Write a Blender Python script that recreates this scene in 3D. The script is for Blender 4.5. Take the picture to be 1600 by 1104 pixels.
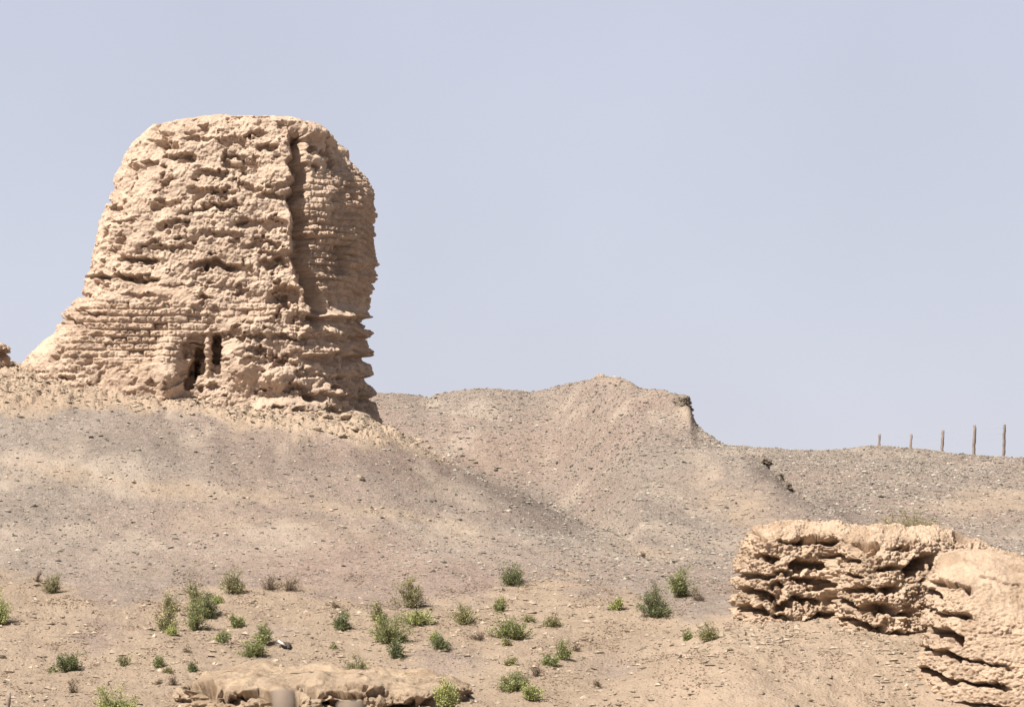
import bpy, math, random, time
T0=time.time()
import numpy as np
from mathutils import Vector

S = bpy.context.scene
for o in list(bpy.data.objects): bpy.data.objects.remove(o)
COL = S.collection

# ------------------------------------------------------------------ camera
FPX = 4537.0                      # focal length in photo pixels (photo 1600 x 1104)
PITCH = math.radians(4.13)        # camera looks slightly uphill
cp, sp = math.cos(PITCH), math.sin(PITCH)
cam_d = bpy.data.cameras.new("camera"); cam = bpy.data.objects.new("camera", cam_d)
COL.objects.link(cam); S.camera = cam
cam_d.sensor_width = 36.0; cam_d.lens = FPX / 1600 * 36
cam_d.clip_start = 0.5; cam_d.clip_end = 9000
cam.location = (0, 0, 0); cam.rotation_euler = (math.pi / 2 + PITCH, 0, 0)
cam_d.dof.use_dof = True; cam_d.dof.focus_distance = 66; cam_d.dof.aperture_fstop = 4.5
S.render.resolution_x = 1024; S.render.resolution_y = 706

# ------------------------------------------------------------------ light
SUN_EL = math.radians(53); SUN_AZ = math.radians(43)   # from the left, 43 deg towards the camera
sdir = Vector((-math.cos(SUN_AZ) * math.cos(SUN_EL), -math.sin(SUN_AZ) * math.cos(SUN_EL), math.sin(SUN_EL)))
sl = bpy.data.lights.new("sun", 'SUN'); so = bpy.data.objects.new("sun", sl); COL.objects.link(so)
sl.energy = 4.8; sl.angle = math.radians(0.5); sl.color = (1.0, 0.955, 0.89)
so.rotation_euler = sdir.to_track_quat('Z', 'Y').to_euler()
SKYR, SKYG, SKYB = 2.58, 2.56, 2.86
W = bpy.data.worlds.new("World"); S.world = W; W.use_nodes = True
nt = W.node_tree; nt.nodes.clear()
sky = nt.nodes.new('ShaderNodeTexSky'); sky.sky_type = 'NISHITA'; sky.sun_disc = False
sky.sun_elevation = SUN_EL
sky.sun_rotation = math.atan2(sdir.x, sdir.y)
sky.air_density = 1.0; sky.dust_density = 2.4; sky.ozone_density = 3.0; sky.altitude = 1200
bg = nt.nodes.new('ShaderNodeBackground'); bg.inputs['Strength'].default_value = 0.108
wo = nt.nodes.new('ShaderNodeOutputWorld')
gm_ = nt.nodes.new('ShaderNodeGamma'); gm_.inputs['Gamma'].default_value = 0.15      # hazy sky: little contrast between zenith and horizon
mg = nt.nodes.new('ShaderNodeMix'); mg.data_type = 'RGBA'; mg.blend_type = 'MULTIPLY'; mg.inputs[0].default_value = 1
mg.inputs[7].default_value = (SKYR, SKYG, SKYB, 1)
nt.links.new(sky.outputs[0], gm_.inputs['Color']); nt.links.new(gm_.outputs[0], mg.inputs[6])
tc_ = nt.nodes.new('ShaderNodeTexCoord'); sxyz = nt.nodes.new('ShaderNodeSeparateXYZ'); nt.links.new(tc_.outputs['Generated'], sxyz.inputs[0])
mr_ = nt.nodes.new('ShaderNodeMapRange'); mr_.interpolation_type = 'SMOOTHSTEP'; nt.links.new(sxyz.outputs[2], mr_.inputs[0])
for k_, v_ in ((1, 0.18), (2, 0.60), (3, 1.0), (4, 0.28)): mr_.inputs[k_].default_value = v_
nz_ = nt.nodes.new('ShaderNodeTexNoise'); nz_.inputs['Scale'].default_value = 7; nz_.inputs['Detail'].default_value = 3; nt.links.new(tc_.outputs['Generated'], nz_.inputs['Vector'])
mz_ = nt.nodes.new('ShaderNodeMapRange'); nt.links.new(nz_.outputs['Fac'], mz_.inputs[0])
for k_, v_ in ((1, 0.3), (2, 0.7), (3, 0.955), (4, 1.03)): mz_.inputs[k_].default_value = v_
ml_ = nt.nodes.new('ShaderNodeMath'); ml_.operation = 'MULTIPLY'; nt.links.new(mr_.outputs[0], ml_.inputs[0]); nt.links.new(mz_.outputs[0], ml_.inputs[1])
vm_ = nt.nodes.new('ShaderNodeVectorMath'); vm_.operation = 'SCALE'; nt.links.new(mg.outputs[2], vm_.inputs[0]); nt.links.new(ml_.outputs[0], vm_.inputs['Scale'])
nt.links.new(vm_.outputs[0], bg.inputs['Color']); nt.links.new(bg.outputs[0], wo.inputs['Surface'])
S.view_settings.view_transform = 'Standard'; S.view_settings.look = 'None'
S.view_settings.exposure = 0.94; S.view_settings.gamma = 1.0
S.render.engine = 'CYCLES'

# ------------------------------------------------------------------ projection helpers
def at(u, v, Y):
    "world point that the photo pixel (u, v) looks at, at distance Y along the ground"
    a = (u - 800.0) / FPX; b = (552.0 - v) / FPX
    dx = a; dy = cp - b * sp; dz = sp + b * cp
    return np.array([dx / dy * Y, Y + 0 * np.asarray(a + b), dz / dy * Y])
def proj(x, y, z):
    w = y * cp + z * sp
    return 800 + FPX * x / w, 552 - FPX * (-y * sp + z * cp) / w

# ------------------------------------------------------------------ numpy noise
def _h(ix, iy, iz, seed):
    h = (ix.astype(np.int64) * 374761393 + iy.astype(np.int64) * 668265263 + iz.astype(np.int64) * 2147483647 + seed * 974711) & 0xffffffff
    h = ((h ^ (h >> 13)) * 1274126177) & 0xffffffff
    h = ((h ^ (h >> 16)) * 2246822519) & 0xffffffff
    return h ^ (h >> 15)
def hf(ix, iy, iz=None, seed=0):
    if iz is None: iz = np.zeros_like(ix)
    return (_h(ix, iy, iz, seed) & 0xffffff) / float(0x1000000)
_r = np.random.RandomState(5); _G = _r.normal(size=(64, 3)); _G /= np.linalg.norm(_G, axis=1)[:, None]
def pn(x, y, z, seed=0):
    x = np.asarray(x, float); y = np.asarray(y, float) + 0 * x; z = np.asarray(z, float) + 0 * x
    ix = np.floor(x); iy = np.floor(y); iz = np.floor(z)
    fx, fy, fz = x - ix, y - iy, z - iz
    ux, uy, uz = [t * t * t * (t * (t * 6 - 15) + 10) for t in (fx, fy, fz)]
    ix = ix.astype(np.int64); iy = iy.astype(np.int64); iz = iz.astype(np.int64)
    r = 0
    for a in (0, 1):
        for b in (0, 1):
            for c in (0, 1):
                g = _G[_h(ix + a, iy + b, iz + c, seed) & 63]
                d = g[..., 0] * (fx - a) + g[..., 1] * (fy - b) + g[..., 2] * (fz - c)
                r = r + d * (ux if a else 1 - ux) * (uy if b else 1 - uy) * (uz if c else 1 - uz)
    return r * 1.6
def fbm(x, y, z, oct=4, seed=0, gain=0.5):
    r = 0; a = 1.0; s = 1.0
    for i in range(oct):
        r = r + a * pn(x * s, y * s, z * s, seed + i * 17); a *= gain; s *= 2.03
    return r
def worley(x, y, z, seed=0):
    ix = np.floor(x).astype(np.int64); iy = np.floor(y).astype(np.int64); iz = np.floor(z).astype(np.int64)
    f1 = np.full(x.shape, 9.0); f2 = f1.copy(); idv = np.zeros(x.shape)
    for a in (-1, 0, 1):
        for b in (-1, 0, 1):
            for c in (-1, 0, 1):
                h = _h(ix + a, iy + b, iz + c, seed)
                px = ix + a + (h & 1023) / 1023.; py = iy + b + ((h >> 10) & 1023) / 1023.; pz = iz + c + ((h >> 20) & 1023) / 1023.
                d = (px - x) ** 2 + (py - y) ** 2 + (pz - z) ** 2
                m = d < f1
                f2 = np.where(m, f1, np.minimum(f2, d)); idv = np.where(m, (h & 4095) / 4095., idv); f1 = np.where(m, d, f1)
    return np.sqrt(f1), np.sqrt(f2), idv
def ss(a, b, x):
    t = np.clip((x - a) / (b - a), 0, 1); return t * t * (3 - 2 * t)
def gsmooth(a, sig, axis):
    n = int(sig * 3) + 1; k = np.exp(-0.5 * (np.arange(-n, n + 1) / sig) ** 2); k /= k.sum()
    pad = [(0, 0)] * a.ndim; pad[axis] = (n, n); b = np.pad(a, pad, mode='edge')
    return np.apply_along_axis(lambda m: np.convolve(m, k, 'valid'), axis, b)

# ------------------------------------------------------------------ object helpers
def tag(o, label=None, cat=None, group=None, kind=None):
    if label: o['label'] = label
    if cat: o['category'] = cat
    if group: o['group'] = group
    if kind: o['kind'] = kind
    return o
def empty(name, loc):
    o = bpy.data.objects.new(name, None); o.location = [float(c) for c in loc]; o.empty_display_size = 0.3
    COL.objects.link(o); return o
def link(name, me, mat, parent=None, loc=None):
    o = bpy.data.objects.new(name, me); COL.objects.link(o)
    if mat: me.materials.append(mat)
    if parent is not None: o.parent = parent
    if loc is not None: o.location = [float(c) for c in loc]
    return o
def raw_mesh(name, V, F, smooth=True, attrs=None):
    me = bpy.data.meshes.new(name)
    V = np.ascontiguousarray(V, np.float32); F = np.ascontiguousarray(F, np.int32); k = F.shape[1]
    me.vertices.add(len(V)); me.vertices.foreach_set('co', V.ravel())
    me.loops.add(F.size); me.loops.foreach_set('vertex_index', F.ravel())
    me.polygons.add(len(F))
    me.polygons.foreach_set('loop_start', np.arange(0, F.size, k, dtype=np.int32))
    me.polygons.foreach_set('loop_total', np.full(len(F), k, np.int32))
    me.polygons.foreach_set('use_smooth', np.full(len(F), smooth, bool))
    me.update(calc_edges=True)
    if attrs:
        for an, arr in attrs.items():
            if arr.ndim == 1:
                at_ = me.attributes.new(an, 'FLOAT', 'POINT'); at_.data.foreach_set('value', np.ascontiguousarray(arr, np.float32))
            else:
                at_ = me.attributes.new(an, 'FLOAT_COLOR', 'POINT')
                c = np.ones((len(arr), 4), np.float32); c[:, :3] = arr; at_.data.foreach_set('color', c.ravel())
    return me
def grid_faces(nr, nc, wrap=False, flip=False):
    r = np.arange(nr - 1)[:, None]; c = np.arange(nc if wrap else nc - 1)[None, :]; c2 = (c + 1) % nc
    f = np.stack([r * nc + c, r * nc + c2, (r + 1) * nc + c2, (r + 1) * nc + c], -1).reshape(-1, 4)
    return f[:, ::-1] if flip else f

# ------------------------------------------------------------------ materials
def mat_new(name):
    m = bpy.data.materials.new(name); m.use_nodes = True
    n = m.node_tree.nodes; n.clear()
    out = n.new('ShaderNodeOutputMaterial'); b = n.new('ShaderNodeBsdfPrincipled')
    b.inputs['Roughness'].default_value = 0.95; b.inputs['Specular IOR Level'].default_value = 0.15
    m.node_tree.links.new(b.outputs[0], out.inputs[0])
    return m, m.node_tree, b
def N(t, typ, **kw):
    n = t.nodes.new(typ)
    for k, v in kw.items():
        if k in n.inputs: n.inputs[k].default_value = v
        else: setattr(n, k, v)
    return n
def noise_node(t, scale, detail=6, rough=0.6, vec=None):
    n = N(t, 'ShaderNodeTexNoise'); n.inputs['Scale'].default_value = scale
    n.inputs['Detail'].default_value = detail; n.inputs['Roughness'].default_value = rough
    if vec is not None: t.links.new(vec, n.inputs['Vector'])
    return n
def ramp(t, fac, stops):
    r = N(t, 'ShaderNodeValToRGB'); e = r.color_ramp.elements
    while len(e) < len(stops): e.new(0.5)
    for i, (p, c) in enumerate(stops): e[i].position = p; e[i].color = (*c, 1) if len(c) == 3 else c
    t.links.new(fac, r.inputs[0]); return r
def mixc(t, a, b, fac, mode='MIX'):
    m = N(t, 'ShaderNodeMix', data_type='RGBA', blend_type=mode)
    for s, x in ((0, fac), (6, a), (7, b)):
        if isinstance(x, (int, float)): m.inputs[s].default_value = x
        elif isinstance(x, tuple): m.inputs[s].default_value = (*x, 1)
        else: t.links.new(x, m.inputs[s])
    return m.outputs[2]
def bump(t, b, h, strength, dist, prev=None):
    n = N(t, 'ShaderNodeBump'); n.inputs['Strength'].default_value = strength; n.inputs['Distance'].default_value = dist
    t.links.new(h, n.inputs['Height'])
    if prev: t.links.new(prev, n.inputs['Normal'])
    t.links.new(n.outputs[0], b.inputs['Normal']); return n.outputs[0]
def pos(t): return N(t, 'ShaderNodeNewGeometry').outputs['Position']

def make_adobe():
    m, t, b = mat_new('sun dried mud brick'); P = pos(t)
    a = N(t, 'ShaderNodeAttribute', attribute_name='tint')
    n1 = noise_node(t, 1.3, 5, 0.6, P); n2 = noise_node(t, 14, 6, 0.7, P); n3 = noise_node(t, 38, 5, 0.8, P)
    c1 = ramp(t, n1.outputs['Fac'], [(0.3, (0.80, 0.77, 0.75)), (0.52, (1.0, 0.98, 0.97)), (0.7, (1.06, 1.03, 1.0))])
    c2 = ramp(t, n2.outputs['Fac'], [(0.3, (0.74, 0.72, 0.70)), (0.48, (1, 1, 1)), (0.75, (1.1, 1.09, 1.08))])
    c = mixc(t, a.outputs['Color'], c1.outputs[0], 1.0, 'MULTIPLY'); c = mixc(t, c, c2.outputs[0], 0.8, 'MULTIPLY')
    t.links.new(c, b.inputs['Base Color'])
    p = bump(t, b, n2.outputs['Fac'], 0.7, 0.07); bump(t, b, n3.outputs['Fac'], 0.9, 0.03, p)
    return m
def make_ground():
    m, t, b = mat_new('gravel and dry soil'); P = pos(t)
    tan = N(t, 'ShaderNodeAttribute', attribute_name='tan').outputs['Fac']
    pink = N(t, 'ShaderNodeAttribute', attribute_name='pink').outputs['Fac']
    nbig = noise_node(t, 0.35, 6, 0.6, P); nmid = noise_node(t, 3.0, 6, 0.65, P); nfin = noise_node(t, 26, 5, 0.75, P)
    v1 = N(t, 'ShaderNodeTexVoronoi'); v1.inputs['Scale'].default_value = 17; t.links.new(P, v1.inputs['Vector'])
    v2 = N(t, 'ShaderNodeTexVoronoi'); v2.inputs['Scale'].default_value = 34; t.links.new(P, v2.inputs['Vector'])
    sx = N(t, 'ShaderNodeSeparateColor'); t.links.new(v1.outputs['Color'], sx.inputs[0])
    sy = N(t, 'ShaderNodeSeparateColor'); t.links.new(v2.outputs['Color'], sy.inputs[0])
    g1 = ramp(t, sx.outputs[0], [(0.0, (0.14, 0.117, 0.099)), (0.2, (0.218, 0.18, 0.152)), (0.7, (0.262, 0.216, 0.182)), (0.93, (0.314, 0.265, 0.224)), (1.0, (0.419, 0.36, 0.308))])
    g2 = ramp(t, sy.outputs[1], [(0.0, (0.174, 0.143, 0.121)), (0.4, (0.244, 0.201, 0.169)), (1.0, (0.314, 0.259, 0.22))])
    grav = mixc(t, g1.outputs[0], g2.outputs[0], 0.5)
    grav = mixc(t, grav, mixc(t, grav, (1.04, 0.93, 0.90), 1.0, 'MULTIPLY'), pink)
    s1 = ramp(t, nfin.outputs['Fac'], [(0.25, (0.218, 0.155, 0.107)), (0.5, (0.323, 0.244, 0.175)), (0.75, (0.378, 0.29, 0.214))])
    s2 = mixc(t, s1.outputs[0], g2.outputs[0], 0.22)
    tm = N(t, 'ShaderNodeMath', operation='MULTIPLY_ADD'); t.links.new(nmid.outputs['Fac'], tm.inputs[0]); tm.inputs[1].default_value = 0.9
    t.links.new(tan, tm.inputs[2])
    tr = N(t, 'ShaderNodeMapRange'); tr.interpolation_type = 'SMOOTHSTEP'; t.links.new(tm.outputs[0], tr.inputs[0])
    tr.inputs[1].default_value = 0.6; tr.inputs[2].default_value = 1.3
    c = mixc(t, grav, s2, tr.outputs[0])
    mudc = mixc(t, s1.outputs[0], (0.416, 0.32, 0.24), 0.65)
    c = mixc(t, c, mudc, N(t, 'ShaderNodeAttribute', attribute_name='mud').outputs['Fac'])
    wm = N(t, 'ShaderNodeMath', operation='MULTIPLY'); t.links.new(N(t, 'ShaderNodeAttribute', attribute_name='wash').outputs['Fac'], wm.inputs[0]); wm.inputs[1].default_value = 0.55
    c = mixc(t, c, (0.385, 0.318, 0.258), wm.outputs[0])
    c = mixc(t, c, mixc(t, c, (0.66, 0.66, 0.68), 1.0, 'MULTIPLY'), N(t, 'ShaderNodeAttribute', attribute_name='dark_gravel_shade').outputs['Fac'])  # multiplies in darker gravel together with the painted shade of the spur flank
    nsp = noise_node(t, 5.5, 5, 0.7, P); spo = ramp(t, nsp.outputs['Fac'], [(0.30, (0.62, 0.56, 0.50)), (0.40, (1, 1, 1))])
    tsp = N(t, 'ShaderNodeMath', operation='MULTIPLY'); t.links.new(tr.outputs[0], tsp.inputs[0]); tsp.inputs[1].default_value = 0.8
    c = mixc(t, c, mixc(t, c, spo.outputs[0], 1.0, 'MULTIPLY'), tsp.outputs[0])
    c3 = ramp(t, nbig.outputs['Fac'], [(0.3, (0.92, 0.90, 0.88)), (0.7, (1.07, 1.07, 1.06))])
    c4 = ramp(t, nmid.outputs['Fac'], [(0.3, (0.90, 0.89, 0.88)), (0.65, (1.05, 1.05, 1.05))])
    c = mixc(t, c, c3.outputs[0], 1.0, 'MULTIPLY'); c = mixc(t, c, c4.outputs[0], 1.0, 'MULTIPLY')
    t.links.new(c, b.inputs['Base Color'])
    p = bump(t, b, v1.outputs['Distance'], 0.5, 0.035); p = bump(t, b, nmid.outputs['Fac'], 0.5, 0.15, p); bump(t, b, nfin.outputs['Fac'], 0.8, 0.035, p)
    return m
def make_simple(name, col, var=0.25, scale=20, rough=0.95, attr=None, trans=0.0, bmp=0.3, bd=0.01):
    m, t, b = mat_new(name); P = pos(t); b.inputs['Roughness'].default_value = rough
    n = noise_node(t, scale, 4, 0.6, P)
    r = ramp(t, n.outputs['Fac'], [(0.3, (1 - var,) * 3), (0.7, (1 + var,) * 3)])
    base = col
    if attr: base = N(t, 'ShaderNodeAttribute', attribute_name=attr).outputs['Color']
    t.links.new(mixc(t, base, r.outputs[0], 1.0, 'MULTIPLY'), b.inputs['Base Color'])
    if bmp: bump(t, b, n.outputs['Fac'], bmp, bd)
    if trans:
        tr = N(t, 'ShaderNodeBsdfTranslucent'); mx = N(t, 'ShaderNodeMixShader'); mx.inputs[0].default_value = trans
        t.links.new(mixc(t, base, (1.1, 1.15, 0.6), 1.0, 'MULTIPLY'), tr.inputs['Color'])
        t.links.new(b.outputs[0], mx.inputs[1]); t.links.new(tr.outputs[0], mx.inputs[2])
        out = [n for n in t.nodes if n.type == 'OUTPUT_MATERIAL'][0]; t.links.new(mx.outputs[0], out.inputs[0])
    return m
M_ADOBE = make_adobe(); M_GROUND = make_ground()
M_STONE = make_simple('loose stones', (0.3,) * 3, 0.2, 40, attr='tint')
M_LEAF = make_simple('small desert leaves', (0.1,) * 3, 0.25, 9, 0.8, attr='tint', trans=0.25, bmp=0)
M_TWIG = make_simple('dry twigs', (0.13,) * 3, 0.3, 30, attr='tint', bmp=0)
M_WOOD = make_simple('weathered wood', (0.24, 0.19, 0.16), 0.35, 25, bmp=0.6, bd=0.02)
M_WOODP = make_simple('pale weathered wood', (0.175, 0.135, 0.105), 0.2, 9, bmp=0.4, bd=0.02)
M_WIRE = make_simple('dull wire', (0.35, 0.35, 0.36), 0.1, 10, 0.6, bmp=0)
M_WHITE = make_simple('white plastic scrap', (0.75, 0.75, 0.74), 0.05, 10, 0.5, bmp=0)

# ------------------------------------------------------------------ terrain
def zat(u, v, Y): return at(u, v, Y)[2]
TU = np.array([-700, 0, 200, 400, 590, 690, 800, 900, 1000, 1150, 1400, 1600, 2300.])
TY = np.array([44, 48, 50, 52.5, 56, 62, 66, 70, 74, 77.])
TV = np.array([
 [1240,1135,1085,1045,985,900,815,725,630,560],
 [1240,1135,1085,1045,985,900,815,725,630,566],
 [1240,1140,1092,1048,988,905,825,735,645,590],
 [1240,1140,1098,1052,988,910,835,755,672,618],
 [1240,1140,1098,1052,988,912,845,778,700,648],
 [1240,1138,1092,1048,988,912,855,805,747,712],
 [1240,1135,1085,1045,985,910,865,825,784,757],
 [1240,1135,1085,1045,983,908,872,845,825,815],
 [1240,1130,1080,1042,982,905,876,860,850,848],
 [1240,1120,1070,1025,972,905,880,868,860,858],
 [1270,1165,1115,1052,972,905,880,868,860,858],
 [1290,1185,1130,1060,970,905,880,868,860,858],
 [1240,1110,1060,1015,965,905,880,868,860,858.]])
YL = np.arange(0, 200, 0.25)
QC = (TU - 800) / FPX
ZT = []
for i, u in enumerate(TU):
    zs = [zat(u, TV[i, j], TY[j]) for j in range(len(TY))]
    ys = [0, 12, 30] + list(TY); zz = [-1.65, -1.95, -3.3] + zs
    if u < 560: ys += [84, 95, 120, 200]; zz += [zs[-1] + 0.1, zs[-1] - 5, -3, -4]
    elif u < 950: ys += [80, 90, 120, 200]; zz += [zs[-1] - 0.9, zs[-1] - 4, -3, -4]
    else: ys += [84, 120, 200]; zz += [zs[-1] - 0.3, -2, -4]
    ZT.append(np.interp(YL, ys, zz))
ZT = gsmooth(np.array(ZT), 3.0, 1)
QL = np.linspace(QC[0], QC[-1], 1501)
ZL = np.stack([np.interp(QL, QC, ZT[:, j]) for j in range(len(YL))], 1)
ZL = gsmooth(ZL, 11.0, 0)
def bil(q, Y):
    a = np.clip((q - QL[0]) / (QL[1] - QL[0]), 0, len(QL) - 1.001); b = np.clip(Y / 0.25, 0, len(YL) - 1.001)
    i = a.astype(int); j = b.astype(int); fa = a - i; fb = b - j
    return (ZL[i, j] * (1 - fa) + ZL[i + 1, j] * fa) * (1 - fb) + (ZL[i, j + 1] * (1 - fa) + ZL[i + 1, j + 1] * fa) * fb
BP = np.array([(-700,640),(300,640),(500,618),(590,615),(630,614),(668,619),(700,612),(750,605),(790,608),(830,614),(852,610),(880,601),(915,594),(935,590),(965,590),(985,597),(1000,607),(1040,610),(1062,616),(1074,625),(1080,634),(1083,650),(1090,666),(1110,681),(1132,694),(1160,703),(1188,722),(1212,742),(1232,765),(1262,782),(1300,800),(1332,816),(1380,850),(1450,900),(2300,950)], float)
CPt = np.array([(-700,740),(900,705),(1130,696),(1200,700),(1300,703),(1355,700),(1400,701),(1450,705),(1520,710),(1600,714),(1750,712),(2300,730)], float)
qB = (BP[:, 0] - 800) / FPX; qC = (CPt[:, 0] - 800) / FPX
QF = np.linspace(-1500 / FPX, 1500 / FPX, 3001)
vB = np.interp(QF, qB, BP[:, 1]); ycB = np.interp(QF * FPX + 800, [870, 1000, 1090, 1130, 1230, 1340, 2300], [105, 97, 91, 87, 80, 74, 72])
zB = zat(QF * FPX + 800, vB, ycB); zBs = gsmooth(zB, 60, 0); zB = gsmooth(zB, 2.0, 0)
vC = np.interp(QF, qC, CPt[:, 1]); zC = gsmooth(zat(QF * FPX + 800, vC, 120.0), 12, 0)
def smax(a, b, k=0.35):
    h = np.clip(0.5 + 0.5 * (a - b) / k, 0, 1); return b * (1 - h) + a * h + k * h * (1 - h)
def height(x, Y, detail=True):
    Ys = np.maximum(Y, 0.05); q = x / Ys
    q = np.clip(q, -0.33, 0.33)
    z = bil(q, np.clip(Y, 0, 199))
    yc = np.interp(q, QF, ycB); d = yc - Y
    w = ss(0.0, 7.0, np.abs(d)); zc = np.interp(q, QF, zB) * (1 - w) + np.interp(q, QF, zBs) * w
    foot = np.interp(q * FPX + 800, [-700, 850, 940, 1000, 1300, 2300], [-5.6, -5.6, -2.5, -0.4, -0.4, -0.9])
    s1 = np.maximum((zc - foot) / np.maximum(yc - 67.0, 4), 0.06)
    b = zc - np.where(d > 0, s1 * (np.sqrt(d * d + 1) - 1) * (1 + 0.10 * np.sin(np.clip(d / 22, 0, 1) * np.pi)), 0.42 * (np.sqrt(d * d + 1) - 1))
    low = 0.4 * np.maximum(0, 66 - Y)
    z = smax(z, b - low, 0.3)
    d = 120.0 - Y; zc = np.interp(q, QF, zC)
    c = zc - np.where(d > 0, (zc - 0.0) / 48.0 * (np.sqrt(d * d + 4) - 2), 0.06 * (np.sqrt(d * d + 4) - 2))
    z = smax(z, c - low, 0.3)
    z = np.maximum(z, -6)
    if detail:
        fade = ss(250, 160, Y)
        ridge = 1 - 0.75 * np.exp(-((Y - yc) / 3.0) ** 2) * (q > -0.05)
        z = z + fade * (0.16 * fbm(x * 0.22, Y * 0.22, 0 * x, 3, 11) * ridge + 0.035 * fbm(x * 1.4, Y * 1.0, 0 * x, 4, 31))
        tn = tanmask(x, Y, z)
        uu_, vv_ = proj(x, Y, z); sp_ = ss(985, 1120, uu_ + 0.9 * (vv_ - 1000) + 14 * fbm(x * 0.9, Y * 0.5, 0 * x, 2, 88))
        z = z + 0.26 * sp_ * np.exp(-((Y - 51.2) / 2.0) ** 2)
        z = z + 0.13 * ss(980, 1200, proj(x, Y, z)[0] + 0.9 * (proj(x, Y, z)[1] - 1000)) * ss(44, 49, Y) * ss(58.5, 55.5, Y)
        mud = mudmask(x, Y, z); cr = fbm(x * 1.6, Y * 1.3, 0 * x + 3, 4, 55, 0.6)
        z = z + fade * tn * (0.022 * fbm(x * 2.6, Y * 1.9, 0 * x + 7, 4, 51, 0.55) + 0.05 * fbm(x * 0.7, Y * 0.5, 0 * x + 2, 2, 57)) + fade * mud * (0.09 * ss(0.0, 0.14, cr) + 0.03 * ss(0.2, 0.28, cr)) * (Y > 66)
        # wind and rain gullies running down the slope behind the shrubs
        m = ss(61, 66, Y) * ss(90, 80, Y)
        z = z + m * 0.05 * pn(x * 0.9 + Y * 0.25, Y * 0.12, 0 * x, 71)
    return z
TB_U = [-400, 0, 150, 290, 400, 530, 640, 700, 760]; TB_V = [660, 648, 636, 650, 676, 690, 705, 722, 690]
FB_U = [-400, 0, 60, 130, 200, 300, 420, 520, 600, 700, 800, 900, 1000, 1040, 1100, 1140, 1200, 1700]
FB_V = [895, 900, 905, 932, 935, 925, 915, 935, 950, 935, 915, 905, 925, 955, 972, 965, 930, 900]
def tanmask(x, Y, z):
    u, v = proj(x, Y, z)
    wob = 24 * fbm(x * 0.45, Y * 0.3, 0 * x, 4, 91, 0.6)
    near = Y < 79
    t = ss(8, -10, v - np.interp(u, TB_U, TB_V) + wob) * near * ss(730, 690, u)
    t = np.maximum(t, ss(-14, 12, v - np.interp(u, FB_U, FB_V) + wob) * 0.95)
    def blob(uc, vc, a, b, rot, amt):
        c, s = math.cos(rot), math.sin(rot); du = u - uc; dv = v - vc
        return amt * np.exp(-(((du * c + dv * s) / a) ** 2 + ((-du * s + dv * c) / b) ** 2) + 0.5 * (wob / 14))
    for args in ((130,740,120,22,0.2,.85),(250,765,170,13,0.14,.8),(400,775,170,14,0.12,.75),(560,797,130,11,0.12,1.0),(420,822,160,24,0.1,.6),(720,830,60,18,0.1,.5),(250,890,120,14,0,.35),
                 (1110,770,70,40,0.3,.45),(1180,800,60,40,0,.6),(1000,860,80,16,0.2,.4),(1540,785,80,24,-0.1,1.0),(1480,790,60,14,0,.4),(560,745,60,12,0,.35),(975,597,45,9,0.1,.7),(1075,640,25,25,0,.5),(760,720,70,14,.2,.3)):
        t = np.maximum(t, blob(*args))
    for args in ((150,990,55,38,0,.7),(420,985,90,22,0,.35),(700,1030,70,28,0,.5),(960,1040,60,30,0,.55),(1230,1050,120,34,-0.3,.55),(930,925,60,18,0,.5)):
        t = t - blob(*args) * (v > 860)
    return np.clip(t, 0, 1)
def mudmask(x, Y, z):
    "pale clay washed down from the tower, and round the ruined wall"
    u, v = proj(x, Y, z); wob = 12 * fbm(x * 0.6, Y * 0.5, 0 * x, 3, 95)
    m = ss(4, -16, v - np.interp(u, TB_U, TB_V) + wob) * (Y < 79) * (Y > 64) * ss(720, 690, u)
    m = np.maximum(m, 0.75 * ss(960, 1180, u + 0.9 * (v - 1000)) * (v > 960) * (Y < 62))
    return np.clip(m, 0, 1)
def axis(segs):
    out = []
    for a, b, st in segs: out.append(np.arange(a, b, st))
    return np.concatenate(out + [np.array([segs[-1][1]])])
Yg = axis([(-60, 0, 12), (0.5, 40, 1.0), (40, 46, 0.25), (46, 62, 0.07), (62, 80, 0.085), (80, 92, 0.07), (92, 110, 0.12), (110, 117, 0.2), (117, 122, 0.09), (122, 130, 0.8), (130, 300, 10), (300, 6000, 300)])
ug = axis([(-3200, -600, 130), (-600, -40, 10), (-40, 1640, 1.7), (1640, 2200, 10), (2200, 4800, 130)])
QQ = (ug - 800) / FPX
GY, GQ = np.meshgrid(Yg, QQ, indexing='ij'); GX = GQ * np.maximum(GY, 25.0)
GZ = height(GX, GY)
_u, _v = proj(GX, np.maximum(GY, 1), GZ)
GT = tanmask(GX, GY, GZ)
GM = mudmask(GX, GY, GZ)
_w = fbm(GX * 0.4, GY * 0.25, 0 * GX, 4, 171, 0.6)
GW = np.clip(0.55 * np.clip(GT, 0, 1) + 0.55 * np.exp(-((_v - 862 + 20 * _w) / 34) ** 2) * (0.6 + _w) + 0.8 * ss(0.15, 0.6, _w) * (_v < 860), 0, 1) * (GY > 60) * (GY < 125) * (1 - GM) * ss(905, 880, _v)
def segd(u0, v0, u1, v1):
    t_ = np.clip(((_u - u0) * (u1 - u0) + (_v - v0) * (v1 - v0)) / ((u1 - u0) ** 2 + (v1 - v0) ** 2), 0, 1); return np.hypot(_u - u0 - t_ * (u1 - u0), _v - v0 - t_ * (v1 - v0)) + 10 * _w
GD = np.clip(np.exp(-(segd(1200, 738, 1318, 806) / 24) ** 2) * (GY < 90) + 0.7 * np.exp(-(segd(700, 735, 880, 815) / 30) ** 2) + 0.35 * np.exp(-(segd(150, 690, 600, 735) / 26) ** 2), 0, 1) * (GY > 60)  # darker gravel bands; the spur's band also paints shade onto its right flank
GP = np.clip(0.40 + 0.6 * fbm(GX * 0.12, GY * 0.12, 0 * GX, 3, 131), 0, 1)
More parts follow.
